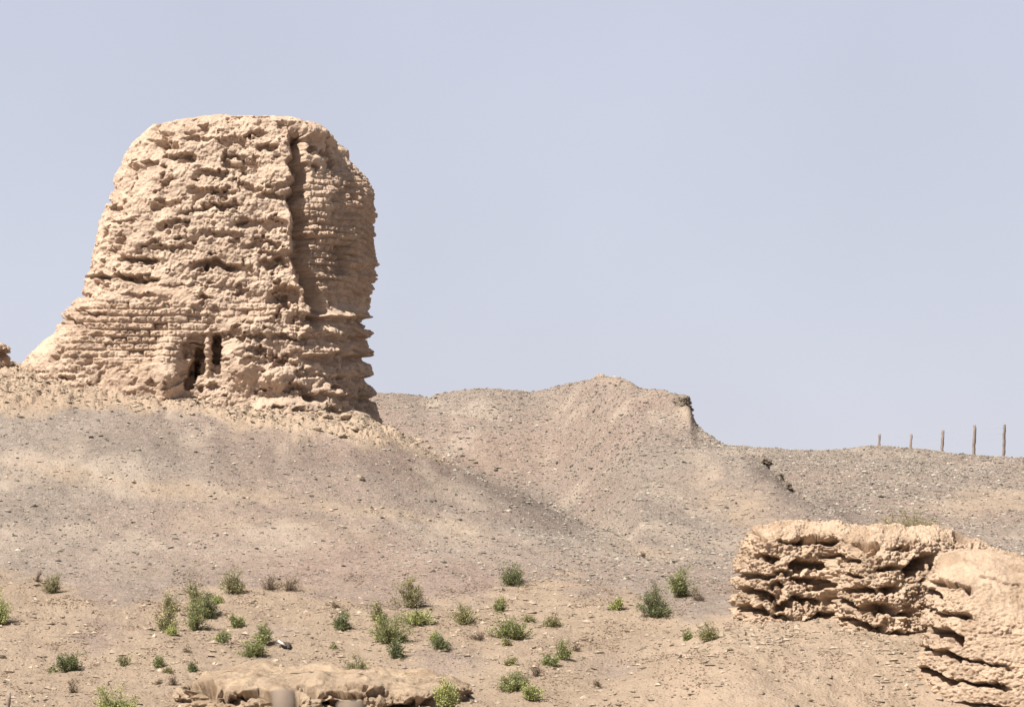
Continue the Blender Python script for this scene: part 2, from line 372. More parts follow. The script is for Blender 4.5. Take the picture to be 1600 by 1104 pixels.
gm = raw_mesh('ground', np.stack([GX, GY, GZ], -1).reshape(-1, 3), grid_faces(len(Yg), len(ug)), True, {'tan': GT.ravel(), 'pink': GP.ravel(), 'mud': GM.ravel(), 'wash': GW.ravel(), 'dark_gravel_shade': GD.ravel()})
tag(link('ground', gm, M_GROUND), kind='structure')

def ground_hit(u, v, ymax=130, ymin=30):
    ys = np.arange(ymin, ymax, 0.03)
    a = (u - 800.0) / FPX; x = a * ys / 1.0
    for _ in range(2):
        z = height(x, ys); w = ys * cp + z * sp; x = a * w
    _, vv = proj(x, ys, z)
    i = np.argmax(vv <= v)
    if vv[i] > v: i = len(ys) - 1
    return np.array([x[i], ys[i], z[i]])

# ------------------------------------------------------------------ loose stones (nobody could count them)
def stones(name, n, region, sizefn, colfn, maskfn, seed, flat=0.6, kind_label=None):
    r = np.random.RandomState(seed)
    y0, y1 = region
    Y = y0 + (y1 - y0) * r.rand(n * 3) ** 0.8; q = (-860 + 1720 * r.rand(n * 3)) / FPX; x = q * Y
    z = height(x, Y); t = tanmask(x, Y, z); u, v = proj(x, Y, z)
    # keep only those facing the camera side of a crest
    z2 = height(x, Y - 0.3); u2, v2 = proj(x, Y - 0.3, z2)
    keep = (r.rand(n * 3) < maskfn(u, v, t, Y)) & (v2 > v - 1.0) & (v < 1112)
    idx = np.nonzero(keep)[0][:n]; x, Y, z, t, u, v = [a[idx] for a in (x, Y, z, t, u, v)]; n = len(idx)
    oc = np.array([(1,0,0),(0,1,0),(-1,0,0),(0,-1,0),(0,0,1),(0,0,-1)], float)
    of = np.array([(0,1,4),(1,2,4),(2,3,4),(3,0,4),(1,0,5),(2,1,5),(3,2,5),(0,3,5)])
    s = sizefn(r, n, Y)[:, None, None]
    V = oc[None] * (0.55 + 0.9 * r.rand(n, 6, 1)) + 0.25 * r.normal(size=(n, 6, 3))
    V[:, :, 2] *= flat; a = r.rand(n) * 6.28; c, sn = np.cos(a)[:, None], np.sin(a)[:, None]
    X2 = V[..., 0] * c - V[..., 1] * sn; Y2 = V[..., 0] * sn + V[..., 1] * c
    V = np.stack([X2 * 1.25, Y2, V[..., 2]], -1) * s
    V += np.stack([x, Y, z + s[:, 0, 0] * 0.15], -1)[:, None, :]
    F = of[None] + (np.arange(n) * 6)[:, None, None]
    C = np.repeat(colfn(r, n, t)[:, None, :], 6, 1)
    me = raw_mesh(name, V.reshape(-1, 3), F.reshape(-1, 3), False, {'tint': C.reshape(-1, 3)})
    return link(name, me, M_STONE)
def gcol(r, n, t):
    b = np.clip(0.222 + 0.07 * r.normal(size=n), 0.05, 0.5); b = np.where(r.rand(n) < 0.06, 0.07, b); w = r.rand(n) < 0.03; b = np.where(w, 0.38, b)
    c = np.stack([b * 1.10, b * (0.96), b * (0.80)], -1); tc = np.stack([b * 1.38, b * 1.08, b * 0.82], -1)
    return c * (1 - t[:, None]) + tc * t[:, None]
o = stones('gravel', 150000, (47, 121), lambda r, n, Y: (0.009 + 0.018 * r.rand(n) ** 4 + 0.035 * r.rand(n) ** 25) * np.where(Y > 62, 1.25, 0.8) * np.where(Y > 84, 1.25, 1), gcol,
           lambda u, v, t, Y: (1 - 0.85 * t) * np.where(Y < 62, 0.35, 1.0) * np.where((u < 850) & (Y > 62) & (Y < 76), 0.6, 1), 3)
tag(o, 'grey gravel scattered over the hillsides', 'gravel', kind='stuff')
def ccol(r, n, t):
    b = np.clip(0.27 + 0.06 * r.normal(size=n), 0.12, 0.5)
    return np.stack([b * 1.08, b * 0.86, b * 0.64], -1)
def cmask(u, v, t, Y):
    base = np.exp(-((v - np.interp(u, [0, 300, 420, 600, 700], [600, 610, 650, 660, 700])) / 26) ** 2) * (Y > 69) * (Y < 79)
    return t * (0.14 + 1.0 * base + 0.3 * ss(-.1, .4, pn(0.6 * u / 9, v / 9, 0 * u, 5)) * (v > 900) + 0.35 * (np.abs(v - 1000) < 22) * (u > 1130) * (u < 1430) * (Y < 57) + 0.8 * (np.abs(u - 1405) < 30) * (v > 1000))
o = stones('rubble', 42000, (47, 79), lambda r, n, Y: 0.014 + 0.05 * r.rand(n) ** 5, ccol, cmask, 9, 0.7)
tag(o, 'crumbled tan clods of mud brick strewn below the tower and in the foreground soil', 'rubble', kind='stuff')

def lmask(u, v, t, Y):
    x = (u - 800) / FPX * Y; c = fbm(x * 0.8, Y * 0.5, 0 * x, 3, 201)
    return (v > 895) * (0.06 + ss(0.12, 0.4, c))
o = stones('litter', 26000, (47, 63), lambda r, n, Y: 0.006 + 0.016 * r.rand(n) ** 2, lambda r, n, t: np.stack([0.10 + .12 * (q_ := r.rand(n)), 0.065 + .09 * q_, 0.045 + .06 * q_], -1), lmask, 19, 0.8)
tag(o, 'dark dry plant litter and crumbs lying in patches on the foreground soil', 'litter', kind='stuff')

# ------------------------------------------------------------------ eroded mud brick bodies
def normals(G):
    du = np.roll(G, -1, 1) - np.roll(G, 1, 1); dv = np.empty_like(G)
    dv[1:-1] = G[2:] - G[:-2]; dv[0] = G[1] - G[0]; dv[-1] = G[-1] - G[-2]
    n = np.cross(du, dv); return n / np.maximum(np.linalg.norm(n, axis=-1, keepdims=True), 1e-9)
def caves(u, v, lst, P, seed=0, px=1.0):
    "hollows under a ragged lip: (u centre, v of lip, half width, height, depth m, tilt, lip m)"
    d = np.zeros_like(u)
    wu = u + 5 * fbm(P[..., 0] * 2.2, P[..., 1] * 2.2, P[..., 2] * 2.2, 3, seed + 1)
    wv = v + 5.5 * fbm(P[..., 0] * 2.6, P[..., 1] * 2.6, P[..., 2] * 2.6 + 9, 4, seed + 2, 0.6)
    RG = 0.9 + 0.55 * pn(u * 0.10, v * 0.07, 0 * u, seed + 3)
    for (uc, vt, w, h, D, tilt, lip) in lst:
        x = (wu - uc) / w; m = np.clip(1 - np.abs(x) ** 2.6, 0, 1); t = (wv - vt - tilt * (u - uc) - 0.35 * h * (x * x)) / h
        rag = RG
        hole = m * ss(-0.02, 0.16, t) * (1 - ss(0.45, 1.0, t * rag)) * D
        lp = m * lip * np.where(t < 0, np.exp(t * h / 9.0), 0) * ss(0.10, 0.0, t)
        d = np.minimum(d, -hole) + np.where(hole < 0.02, lp, 0)
    return d
def lumps(P, s, seed, aniso=1.3):
    f1, f2, idv = worley(P[..., 0] * s, P[..., 1] * s, P[..., 2] * s * aniso, seed)
    return np.clip(f2 - f1, 0, 0.45) / 0.45, f1, idv

ADOBE = np.array([0.585, 0.45, 0.342])
def close_cap(V, nr, nc, F):
    return F
def body_mesh(name, G, tint):
    nr, nc, _ = G.shape
    return raw_mesh(name, G.reshape(-1, 3), grid_faces(nr, nc, wrap=True), True, {'tint': tint.reshape(-1, 3)})

# ---- the tower
TL = np.array([(800,8),(700,14),(640,18),(600,14),(572,22),(545,42),(528,56),(516,64),(500,74),(480,90),(462,104),(450,112),(430,119),(405,127),(385,135),(360,141),(335,147),(310,154),(290,163),(270,171),(250,181),(235,189),(220,199),(208,212),(197,226),(189,240),(184,262),(181,292),(179,330)], float)
TR = np.array([(800,602),(700,598),(645,592),(617,588),(600,583),(587,584),(570,577),(555,578),(540,573),(525,576),(510,572),(494,578),(480,571),(450,572),(430,577),(410,578),(380,580),(350,580),(330,581),(310,578),(290,573),(270,564),(255,556),(240,550),(225,541),(210,531),(200,521),(192,511),(186,495),(182,475),(180,450)], float)
tt = []
pv = [800, 760, 720, 690]
vrows = np.concatenate([np.linspace(800, 670, 30, endpoint=False), np.linspace(670, 230, 430, endpoint=False), np.linspace(230, 190, 60, endpoint=False), np.linspace(190, 180.5, 50)])
ul = np.interp(-vrows, -TL[:, 0], TL[:, 1]) + np.interp(vrows, [180, 320, 450, 600], [0, 3, 8, 9]); ur = np.interp(-vrows, -TR[:, 0], TR[:, 1]) + np.interp(vrows, [180, 215, 271, 320, 450, 600], [10, 24, 24, 8, 4, 4])
ul = gsmooth(ul, 3, 0); ur = gsmooth(ur, 2, 0)
th = np.linspace(0, 2 * np.pi, 6001)[:-1]; ne = 9.0
nev = np.where(np.cos(th) > 0, ne, 3.2)      # worn round on the left, still square on the right
cx = np.sign(np.cos(th)) * np.abs(np.cos(th)) ** (2 / nev); cy = np.sign(np.sin(th)) * np.abs(np.sin(th)) ** (2 / nev)
seg = np.hypot(np.diff(cx, append=cx[0]), np.diff(cy, append=cy[0])); wgt = np.where(cy < 0.0, 1.0, 0.3)
cum = np.concatenate([[0], np.cumsum(seg * wgt)]); NC = 1150
sp_ = np.interp(np.linspace(0, cum[-1], NC, endpoint=False), cum, np.arange(6001)) % 6000
CX = np.interp(sp_, np.arange(6000), cx, period=6000); CY = np.interp(sp_, np.arange(6000), cy, period=6000)
yaw = math.radians(4)
YF0 = 75.3                                                # front foot of the tower
rows = []
zrow = []
for i, v in enumerate(vrows):
    bat = np.interp(v, [180, 300, 500, 700, 800], [1.9, 1.35, 0.65, 0.0, -0.3])
    yf = YF0 + bat; w = (ur[i] - ul[i]) / 2 / FPX * (yf + 2); b = 4.1 - 0.75 * bat
    b *= float(np.interp(v, [180, 190, 205, 235], [.78, .9, .97, 1])); yc = YF0 + 4.3; yf = yc - b
    pl = at(ul[i], v, yf + 1.0)[0]; pr = at(ur[i], v, yf + 2 * b * 0.95)[0]; zz = at(310, v, yf)[2]
    a = (pr - pl) / 2; c0 = (pr + pl) / 2
    Yy = b * CY; X = a * CX - 0.035 * (b - Yy) * ss(0.2, 0.9, CX)
    rows.append(np.stack([c0 + X * math.cos(0) - Yy * math.sin(yaw) * 0.0, yc + Yy + X * math.sin(yaw) * 1.0, np.full(NC, zz)], -1))
top = rows[-1]; ctr = top.mean(0)
for k in np.linspace(1, 0, 70)[1:]:
    r_ = ctr + (top - ctr) * k; r_[:, 2] = top[:, 2] + 0.10 * (1 - k * k)
    rows.append(r_)
G = np.array(rows)
xc_ = at(468, 400, 76.0)[0]; fr_ = ss(YF0 + 6.5, YF0 + 3.0, G[..., 1])     # the front right of the cleft recedes
G[..., 1] += fr_ * 0.62 * np.clip(G[..., 0] - xc_, 0, 3) * ss(190, 230, np.array(list(vrows) + [180.] * 69))[:, None]
nrm = normals(G)
if nrm[300, NC * 3 // 4][1] > 0: nrm = -nrm
nh = nrm.copy(); nh[..., 2] *= 0.3; nh[-1] = (0, 0, 1); nh /= np.linalg.norm(nh, axis=-1, keepdims=True)
U, V_ = proj(G[..., 0], G[..., 1], G[..., 2])
front = (G[..., 1] < YF0 + 3.9) | (nrm[..., 0] > 0.45)
L1, f1, id1 = lumps(G, 1.5, 1, 1.15); L2, f2_, id2 = lumps(G, 4.2, 2, 1.1); L3, f3_, id3 = lumps(G, 9.0, 3, 1.1)
big = fbm(G[..., 0] * 0.45, G[..., 1] * 0.45, G[..., 2] * 0.6, 3, 5)
med = fbm(G[..., 0] * 1.6, G[..., 1] * 1.6, G[..., 2] * 2.1, 4, 6, 0.6)
fin = fbm(G[..., 0] * 7, G[..., 1] * 7, G[..., 2] * 9, 3, 7, 0.6)
sel = fbm(G[..., 0] * 0.5 + 4, G[..., 1] * 0.5, G[..., 2] * 0.7, 3, 8)
# where the courses of brick still show, and where rough melted mud covers them
def box(u0, u1, v0, v1, s=14): return ss(u0 - s, u0 + s, U) * ss(u1 + s, u1 - s, U) * ss(v0 - s, v0 + s, V_) * ss(v1 + s, v1 - s, V_)
brickm = np.maximum.reduce([box(462, 600, 268, 470), box(105, 340, 478, 565), box(455, 600, 490, 560), 0.5 * box(330, 430, 470, 500)])
brickm = np.clip(brickm * (0.8 + 0.9 * sel) , 0, 1) * front
smoothm = np.maximum.reduce([box(215, 300, 442, 472, 8) * 0.8, box(150, 235, 560, 640, 10) * 0.7, box(345, 400, 560, 600, 6) * .6]) * front
per = 0.185; zb = G[..., 2] + 0.035 * fbm(G[..., 0] * 0.7, 0 * U, G[..., 2] * 0.5, 3, 41); rowi = np.floor(zb / per); fz = zb / per - rowi
bl = 0.37; lx = G[..., 0] + G[..., 1] * 0.9; lx = lx / bl + 0.5 * (rowi % 2) + 0.35 * hf(rowi.astype(np.int64), rowi.astype(np.int64), seed=3); ci = np.floor(lx); fx = lx - ci
rb = hf(rowi.astype(np.int64), ci.astype(np.int64), seed=9)
prof = ss(0.0, 0.22, fz) * ss(1.0, 0.72, fz) * (0.25 + 0.75 * ss(0.0, 0.12, fx) * ss(1.0, 0.88, fx))
prof = prof * (0.65 + 0.7 * np.clip(0.5 + fin, 0, 1)); dbr = 0.10 * (prof - 0.6) + 0.07 * (rb - 0.5) - 0.12 * (rb < 0.07)
dm1 = np.sqrt(np.clip(1 - (f1 / 0.85) ** 2, 0, 1)); dm2 = np.sqrt(np.clip(1 - (f2_ / 0.8) ** 2, 0, 1)); dm3 = np.sqrt(np.clip(1 - (f3_ / 0.8) ** 2, 0, 1))
amp = 0.45 + 0.9 * ss(-0.4, 0.5, sel)
L4, f4_, id4 = lumps(G, 15.0, 4, 1.0)
drough = 0.10 * (dm1 - 0.6) + 0.020 * (np.sqrt(np.clip(1 - (f4_ / .8) ** 2, 0, 1)) - .6) + 0.62 * amp * (0.10 * (dm2 - 0.6) + 0.055 * (dm3 - 0.6) + 0.06 * (id2 - 0.5)) + 0.025 * (id3 - .5)
holes = -0.20 * ss(0.30, 0.55, fbm(G[..., 0] * 1.9, G[..., 1] * 1.9, G[..., 2] * 2.9 + 3, 4, 14, 0.55)) * (1 - brickm * 0.6)
crs = 0.012 * (ss(0.0, 0.3, fz) * ss(1.0, 0.6, fz) - 0.5) * (0.6 + sel)
rough = np.clip(1 - brickm - smoothm, 0, 1)
d = 0.14 * big + 0.055 * med * (1 - 0.5 * brickm) + brickm * dbr + rough * (drough + crs + holes) + 0.012 * fin * (1 - 0.6 * smoothm) + smoothm * 0.05
# horizontal reed layers that stand proud, and hollows under them
TC = [ # left and middle
 (215,401,36,12,.44,.05,.16),(338,406,42,14,.48,.05,.14),(190,430,66,11,.42,.05,.18),(125,458,26,9,.2,0,.12),(222,458,34,8,.14,.05,.1),(142,486,30,9,.2,.08,.12),(300,445,60,6,.08,0,.06),
 (110,496,18,14,.3,0,.1),(270,382,44,9,.2,.03,.1),(330,292,40,16,.28,.05,.08),(400,205,22,10,.22,0,.05),(418,222,20,14,.3,0,.06),(330,265,26,14,.3,.1,.05),(270,345,30,14,.22,0,.08),(345,318,34,12,.22,0,.08),
 (395,340,30,22,.2,0,.08),(410,375,34,14,.22,0,.1),(235,250,16,10,.22,0,.05),(180,322,12,10,.2,0,.05),(165,312,10,8,.2,0,.05),(258,220,12,9,.2,0,.05),(425,300,24,12,.25,0,.06),(300,330,20,8,.15,0,.05),
 (195,345,22,7,.12,0,.06),(320,460,16,8,.12,0,.05),(430,345,24,18,.22,0,.08),(310,212,30,8,.14,0,.05),(365,240,24,9,.2,0,.05),(290,240,20,8,.2,0,.05),(345,362,40,10,.16,0,.08),
 (445,446,30,34,.42,.05,.12),(430,402,26,16,.35,0,.1),(380,525,34,8,.2,.05,.1),(408,540,12,16,.28,0,.06),(395,560,22,10,.15,0,.1),
 # right, the ledges
 (530,491,84,26,.30,.06,.26),(540,520,78,16,.22,.05,.2),(540,551,70,20,.28,.03,.24),(558,583,50,22,.26,.02,.2),(570,613,46,14,.26,.02,.2),
 (530,345,60,10,.14,0,.1),(520,300,26,8,.14,0,.08),(545,320,24,26,.38,.0,.1),(540,380,40,18,.3,.05,.12),(555,418,34,18,.3,.05,.14),(535,448,50,18,.26,.04,.14),(505,430,30,10,.2,0,.1),(510,388,30,8,.15,0,.08),
 (495,610,24,18,.34,0,.05),(478,578,18,12,.24,0,.06),(520,640,28,10,.24,.15,.12),(440,560,30,10,.18,.15,.08),(540,250,22,16,.34,.15,.1),(505,232,20,12,.26,.1,.06),(485,215,14,12,.26,0,.05),(560,285,14,20,.3,0,.08),
 (505,585,40,9,.18,.1,.08),(470,600,22,9,.2,.0,.08),(535,600,25,10,.2,.0,.08),(450,525,30,8,.18,.1,.08)]
dl = d; d = 0 * d
led = 0
rgt = ss(452, 478, U) * ((nrm[..., 0] > 0.3) | front)
for vk, am, u0_ in ((492, .34, 440), (523, .22, 470), (552, .32, 475), (585, .26, 500), (616, .26, 520), (432, .2, 500), (410, .16, 500), (455, .16, 490), (365, .12, 480), (338, .10, 480)):
    tl_ = V_ - (vk + 0.05 * (U - 520)) + 2.5 * fbm(G[..., 0] * 2, G[..., 1] * 2, G[..., 2] * 0.3 + vk, 3, 640)
    am = am * 0.62 * (0.75 + 0.9 * pn(U * 0.03, 0 * U + vk, G[..., 1] * 1.3, 18))
    led = led + am * np.exp(-(np.minimum(tl_, 0) / 6.5) ** 2) * ss(3.0, 0.0, tl_) * ss(u0_ - 15, u0_ + 10, U) * (0.7 + 0.6 * pn(U * 0.07, V_ * 0.0 + vk, 0 * U, 8)) - am * 0.35 * ss(0, 3, tl_) * ss(20, 8, tl_) * ss(u0_ - 15, u0_ + 10, U)
d = d + led * rgt
TC = [(a_, b_, c_, d_, e_ * 1.15, f_, g_ * 1.15) for (a_, b_, c_, d_, e_, f_, g_) in TC]
d = d + caves(U, V_, TC, G, 100) * np.where(nrm[..., 0] > 0.45, 0.45 * (V_ > 480) + 0.2, 1.0 * (G[..., 1] < YF0 + 3.9))
# vertical cleft, deeper block right of it, niches at the foot
gu = np.interp(V_, [170, 205, 300, 400, 440, 485, 520], [450, 459, 466, 466, 478, 492, 500]) + 9 * fbm(G[..., 2] * 1.5, 0 * U, G[..., 0] * .5, 4, 61, .65)
gd = np.interp(V_, [188, 204, 215, 250, 300, 360, 420, 470, 492, 510], [0, .5, .95, .85, 1.05, .9, .85, .8, .4, 0])
gw = np.interp(V_, [190, 300, 480], [10, 15, 17]); x = (U - gu) / gw
d = d - gd * ss(-1.0, -0.55, x) * ss(2.1, 0.2, x) * front
d = d - 0.30 * ss(-4, 6, U - gu) * ss(600, 640, 600 + (V_ - 200) * 2) * ss(495, 470, V_) * front * ss(575, 545, U)
def pit(uc, vc, a, b, D, p=4, rot=0.0):
    c, s = math.cos(rot), math.sin(rot); du = U - uc + 3.0 * fin; dv = V_ - vc + 3 * med
    r_ = np.abs((du * c + dv * s) / a) ** p + np.abs((-du * s + dv * c) / b) ** p
    return -D * ss(1.25, 0.65, r_) * front
d = d + pit(299, 585, 9, 26, .95, 3, .25) + pit(338, 546, 7.5, 25, .9) + pit(311, 562, 9, 24, .75) + pit(302, 545, 18, 14, .35) + pit(314, 527, 20, 7, .18) + pit(545, 405, 10, 24, .25) + pit(480, 300, 9, 6, .3)
def knob(uc, vc, a, b, D): 
    r_ = ((U - uc) / a) ** 2 + ((V_ - vc) / b) ** 2; return D * np.exp(-r_ ** 2) * front
d = d + knob(265, 568, 20, 46, .42) + knob(325, 548, 6, 34, .22) + knob(270, 595, 26, 18, .22) + knob(380, 560, 30, 38, .25) + knob(430, 590, 26, 20, .3) + knob(120, 525, 26, 50, .2) + knob(60, 560, 34, 34, .2) + knob(390, 510, 34, 14, .15) + knob(450, 640, 60, 16, .3)+ knob(540, 655, 40, 14, .3)
k_ = ss(0, 40, np.arange(G.shape[0])[::-1])[:, None] ** 0.5
nl_ = nh * 0.45 + nrm * 0.55; nl_[..., 2] = np.minimum(nl_[..., 2], 0.7)
G2 = G + nh * (d * k_ * (1 - 0.8 * ss(0.5, 0.9, nrm[..., 2])))[..., None] + nl_ * (dl * k_ * (1 - 0.6 * ss(0.7, 0.97, nrm[..., 2])))[..., None]
tn = ADOBE * np.ones(G.shape)
fre = np.clip(brickm * 0.7 + smoothm, 0, 1)[..., None]
tn = tn * (1 - fre * np.array([0.10, 0.13, 0.15]))
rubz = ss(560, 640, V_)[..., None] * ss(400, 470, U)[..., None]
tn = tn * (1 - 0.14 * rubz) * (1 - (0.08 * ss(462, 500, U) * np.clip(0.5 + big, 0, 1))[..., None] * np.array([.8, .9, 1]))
tn = tn * (1 + 0.10 * (id2[..., None] - 0.5)) * (1 - 0.10 * ss(0.1, -0.5, med)[..., None])
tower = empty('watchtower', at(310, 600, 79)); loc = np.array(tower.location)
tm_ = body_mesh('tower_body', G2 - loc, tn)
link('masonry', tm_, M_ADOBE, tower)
tag(tower, 'massive eroded mud brick watchtower standing on the gravel mound at left', 'tower')

# ---- generic smaller eroded bodies built on a plan curve and a spine
def eroded(name, plan, spine, ztop, zbot, nc, prof, field, seed, tintfn=None, frontw=1.0):
    """plan: closed list (x,y); spine: (x,y) pairs for its ends; ztop/zbot: functions of x,y; prof: list of (shrink, height fraction)."""
    P = np.array(plan, float); P = np.vstack([P, P[:1]]); sg = np.hypot(*np.diff(P, axis=0).T); cu = np.concatenate([[0], np.cumsum(sg)])
    s = np.linspace(0, cu[-1], nc, endpoint=False)
    px = np.interp(s, cu, P[:, 0]); py = np.interp(s, cu, P[:, 1])
    k = max(2, nc // 90); 
    def circ(a):
        kk = np.exp(-0.5 * (np.arange(-3 * k, 3 * k + 1) / k) ** 2); kk /= kk.sum(); return np.convolve(np.concatenate([a[-3 * k:], a, a[:3 * k]]), kk, 'valid')
    px = circ(px); py = circ(py)
    A = np.array(spine[0], float); B = np.array(spine[1], float); AB = B - A
    t = np.clip(((px - A[0]) * AB[0] + (py - A[1]) * AB[1]) / (AB @ AB), 0, 1); sx = A[0] + t * AB[0]; sy = A[1] + t * AB[1]
    pr = np.array(prof, float); dd = np.concatenate([[0], np.cumsum(np.hypot(np.diff(pr[:, 0]) * 1.5, np.diff(pr[:, 1]) * 2))])
    nr = field.get('rows', 220); tq = np.linspace(0, dd[-1], nr); sh = gsmooth(np.interp(tq, dd, pr[:, 0]), nr / 60, 0); hz = gsmooth(np.interp(tq, dd, pr[:, 1]), nr / 60, 0)
    X = px[None] * (1 - sh[:, None]) + sx[None] * sh[:, None]; Y = py[None] * (1 - sh[:, None]) + sy[None] * sh[:, None]
    zt = ztop(X, Y); zb_ = zbot(X, Y); Z = zb_ + (zt - zb_) * hz[:, None]
    G = np.stack([X, Y, Z], -1); n = normals(G); 
    n[-1] = (0, 0, 1); mid = n[nr // 3]; out = np.stack([px - sx, py - sy], -1)
    if (mid[:, 0] * out[:, 0] + mid[:, 1] * out[:, 1]).mean() < 0: n = -n; n[-1] = (0, 0, 1)
    n[..., 2] = np.where(n[..., 2] < 0.6, n[..., 2] * 0.4, n[..., 2]); n /= np.linalg.norm(n, axis=-1, keepdims=True)
    U, V = proj(G[..., 0], G[..., 1], G[..., 2])
    s1 = field.get('s', 1.0)
    La, _, ida = lumps(G, 3.2 * s1, seed, 1.3); Lb, _, idb = lumps(G, 8 * s1, seed + 1, 1.2)
    med = fbm(G[..., 0] * 1.8 * s1, G[..., 1] * 1.8 * s1, G[..., 2] * 2.4 * s1, 4, seed + 2, 0.55); fin = fbm(G[..., 0] * 12, G[..., 1] * 12, G[..., 2] * 14, 3, seed + 3, 0.6)
    d = field.get('med', .1) * med + field.get('la', .10) * (La - 0.5) + field.get('lb', .04) * (Lb - 0.5) + 0.02 * fin
    upm = 1 - field.get('ud', 0.6) * ss(0.5, 0.85, n[..., 2]); d = d * upm
    if 'caves' in field: d = d + caves(U, V, field['caves'], G, seed + 20) * (n[..., 1] < 0.3)
    if 'extra' in field: d = d + field['extra'](U, V, G, n)
    if 'dip' in field: Z2 = field['dip'](U, V, G)
    else: Z2 = 0
    d = d * ss(0, 12, np.arange(nr)[::-1])[:, None]
    G2 = G + n * d[..., None]; G2[..., 2] += Z2
    pat = fbm(G[..., 0] * 1.1, G[..., 1] * 1.1, G[..., 2] * 1.6, 3, seed + 9)
    tn = (field.get('col', ADOBE) * np.ones(G.shape)) * (1 - 0.24 * ss(0.0, 0.35, pat)[..., None] * np.array([.8, .9, 1.0])) * (1 + 0.12 * (ida[..., None] - 0.5)) * (1 - 0.08 * ss(0, -.5, med)[..., None])
    if tintfn: tn = tn * tintfn(U, V, G, n)[..., None]
    org = np.array([px.mean(), py.mean(), float(np.mean(zb_))])
    return link(name, body_mesh(name, G2 - org, tn), M_ADOBE, None, org)
DOME = [(0, 0), (0.05, 0.45), (0.12, 0.78), (0.25, 0.93), (0.5, 0.99), (0.8, 1.0), (1, 1.0)]
def pu(u, Y): return (float((u - 800) / FPX * Y), Y)

# the broken wall at right, and the rounded mass in front of its right end
SANDY = np.array([0.57, 0.435, 0.318])
pl = [pu(1136, 57.2), pu(1141, 56.0), pu(1165, 55.3), pu(1230, 55.1), pu(1290, 55.3), pu(1310, 54.7), pu(1360, 54.2), pu(1420, 54.3), pu(1480, 54.8), pu(1560, 55.4), pu(1640, 56.0), pu(1655, 57.2), pu(1630, 58.4), pu(1400, 58.6), pu(1250, 58.6), pu(1160, 58.4)]
WT = np.array([(1100,930),(1130,905),(1143,880),(1158,850),(1172,829),(1200,818),(1230,815),(1300,816),(1330,822),(1400,822),(1460,824),(1490,829),(1515,839),(1540,852),(1600,872),(2000,985)], float)
def w_top(X, Y):
    u = 800 + FPX * X / (Y * cp + 0.3 * sp); return at(u, np.interp(u, WT[:, 0], WT[:, 1]) + 2.5 * np.sin(u / 7.0) * np.sin(u / 17.0), np.clip(Y, 55.2, 57.0))[2]
WC = [(1277,836,30,15,.40,-.1,.10),(1236,842,22,9,.25,.2,.10),(1197,862,22,13,.38,.15,.12),(1258,872,30,20,.50,0,.12),(1180,891,34,14,.40,.08,.16),(1267,902,30,13,.36,.25,.14),(1170,917,34,15,.40,.1,.16),(1258,932,28,12,.34,.05,.14),
 (1166,942,32,15,.38,.12,.15),(1222,938,18,13,.32,-.25,.12),(1263,964,30,10,.34,-.55,.12),(1155,967,24,13,.36,.2,.14),(1194,925,18,13,.3,0,.1),(1212,908,16,11,.25,0,.1),(1216,957,18,11,.3,0.2,.1),(1225,888,18,10,.25,0,.1),
 (1184,829,18,11,.3,.4,.08),(1352,846,26,16,.26,.15,.10),(1392,883,26,11,.34,-.1,.12),(1348,915,26,12,.34,.1,.13),(1315,933,26,13,.34,.3,.14),(1372,942,36,19,.46,0,.16),(1352,970,34,14,.4,.2,.16),(1313,963,18,9,.25,.1,.12),(1312,990,26,10,.28,.1,.12),(1330,893,22,8,.2,.2,.1),(1390,914,22,14,.3,0,.1),(1325,868,20,9,.22,0,.1),
 (1441,862,26,34,.60,-.35,.06),(1410,955,20,9,.2,0,.1),(1405,985,22,9,.2,.1,.1),(1300,862,18,9,.2,0,.1),(1410,850,20,10,.2,0,.06),(1510,832,20,16,.6,.5,.06),(1400,1000,26,8,.25,.2,.1)]
def w_extra(U, V, G, n):
    c1 = -0.22 * np.exp(-((U - (1298 + 5 * np.sin(V / 14) + 3 * np.sin(V / 5))) / 8) ** 2) * ss(835, 860, V) * ss(1000, 960, V)
    c3 = -0.15 * np.exp(-((U - (1215 + 6 * np.sin(V / 11))) / 7) ** 2) * ss(850, 880, V)
    return (c1 + c3) * (n[..., 1] < 0.2)
wall = eroded('ruined_wall', pl, (pu(1190, 57.2), pu(1610, 57.1)), w_top, lambda X, Y: 0 * X - 3.4, 1300,
    [(0, 0), (0.03, 0.5), (0.10, 0.75), (0.17, 0.88), (0.25, 0.95), (0.45, 0.985), (0.75, 1.0), (1, 1.0)],
    dict(rows=480, caves=[(a_, b_, c_ * 1.05, d_ * 0.95, e_ * 1.5, f_, g_ * 1.1) for (a_, b_, c_, d_, e_, f_, g_) in WC], extra=w_extra, s=1.6, med=.08, la=.05, lb=.05, ud=.35, col=SANDY), 300)
tag(wall, 'crumbling mud wall with rows of scalloped hollows under projecting ledges, lower right', 'ruin wall')
pl = [pu(1424, 52.5), pu(1424, 51.0), pu(1440, 50.2), pu(1480, 49.8), pu(1560, 49.3), pu(1700, 49.0), pu(1900, 49.5), pu(1960, 52), pu(1900, 55.0), pu(1600, 55.6), pu(1500, 55.0), pu(1445, 54.0)]
MT = np.array([(1300,935),(1428,905),(1445,880),(1470,864),(1505,857),(1545,860),(1600,874),(1700,905),(2000,960)], float)
def m_top(X, Y):
    u = 800 + FPX * X / (Y * cp + 0.3 * sp); return at(u, np.interp(u, MT[:, 0], MT[:, 1]), np.clip(Y, 52.5, 53.5))[2]
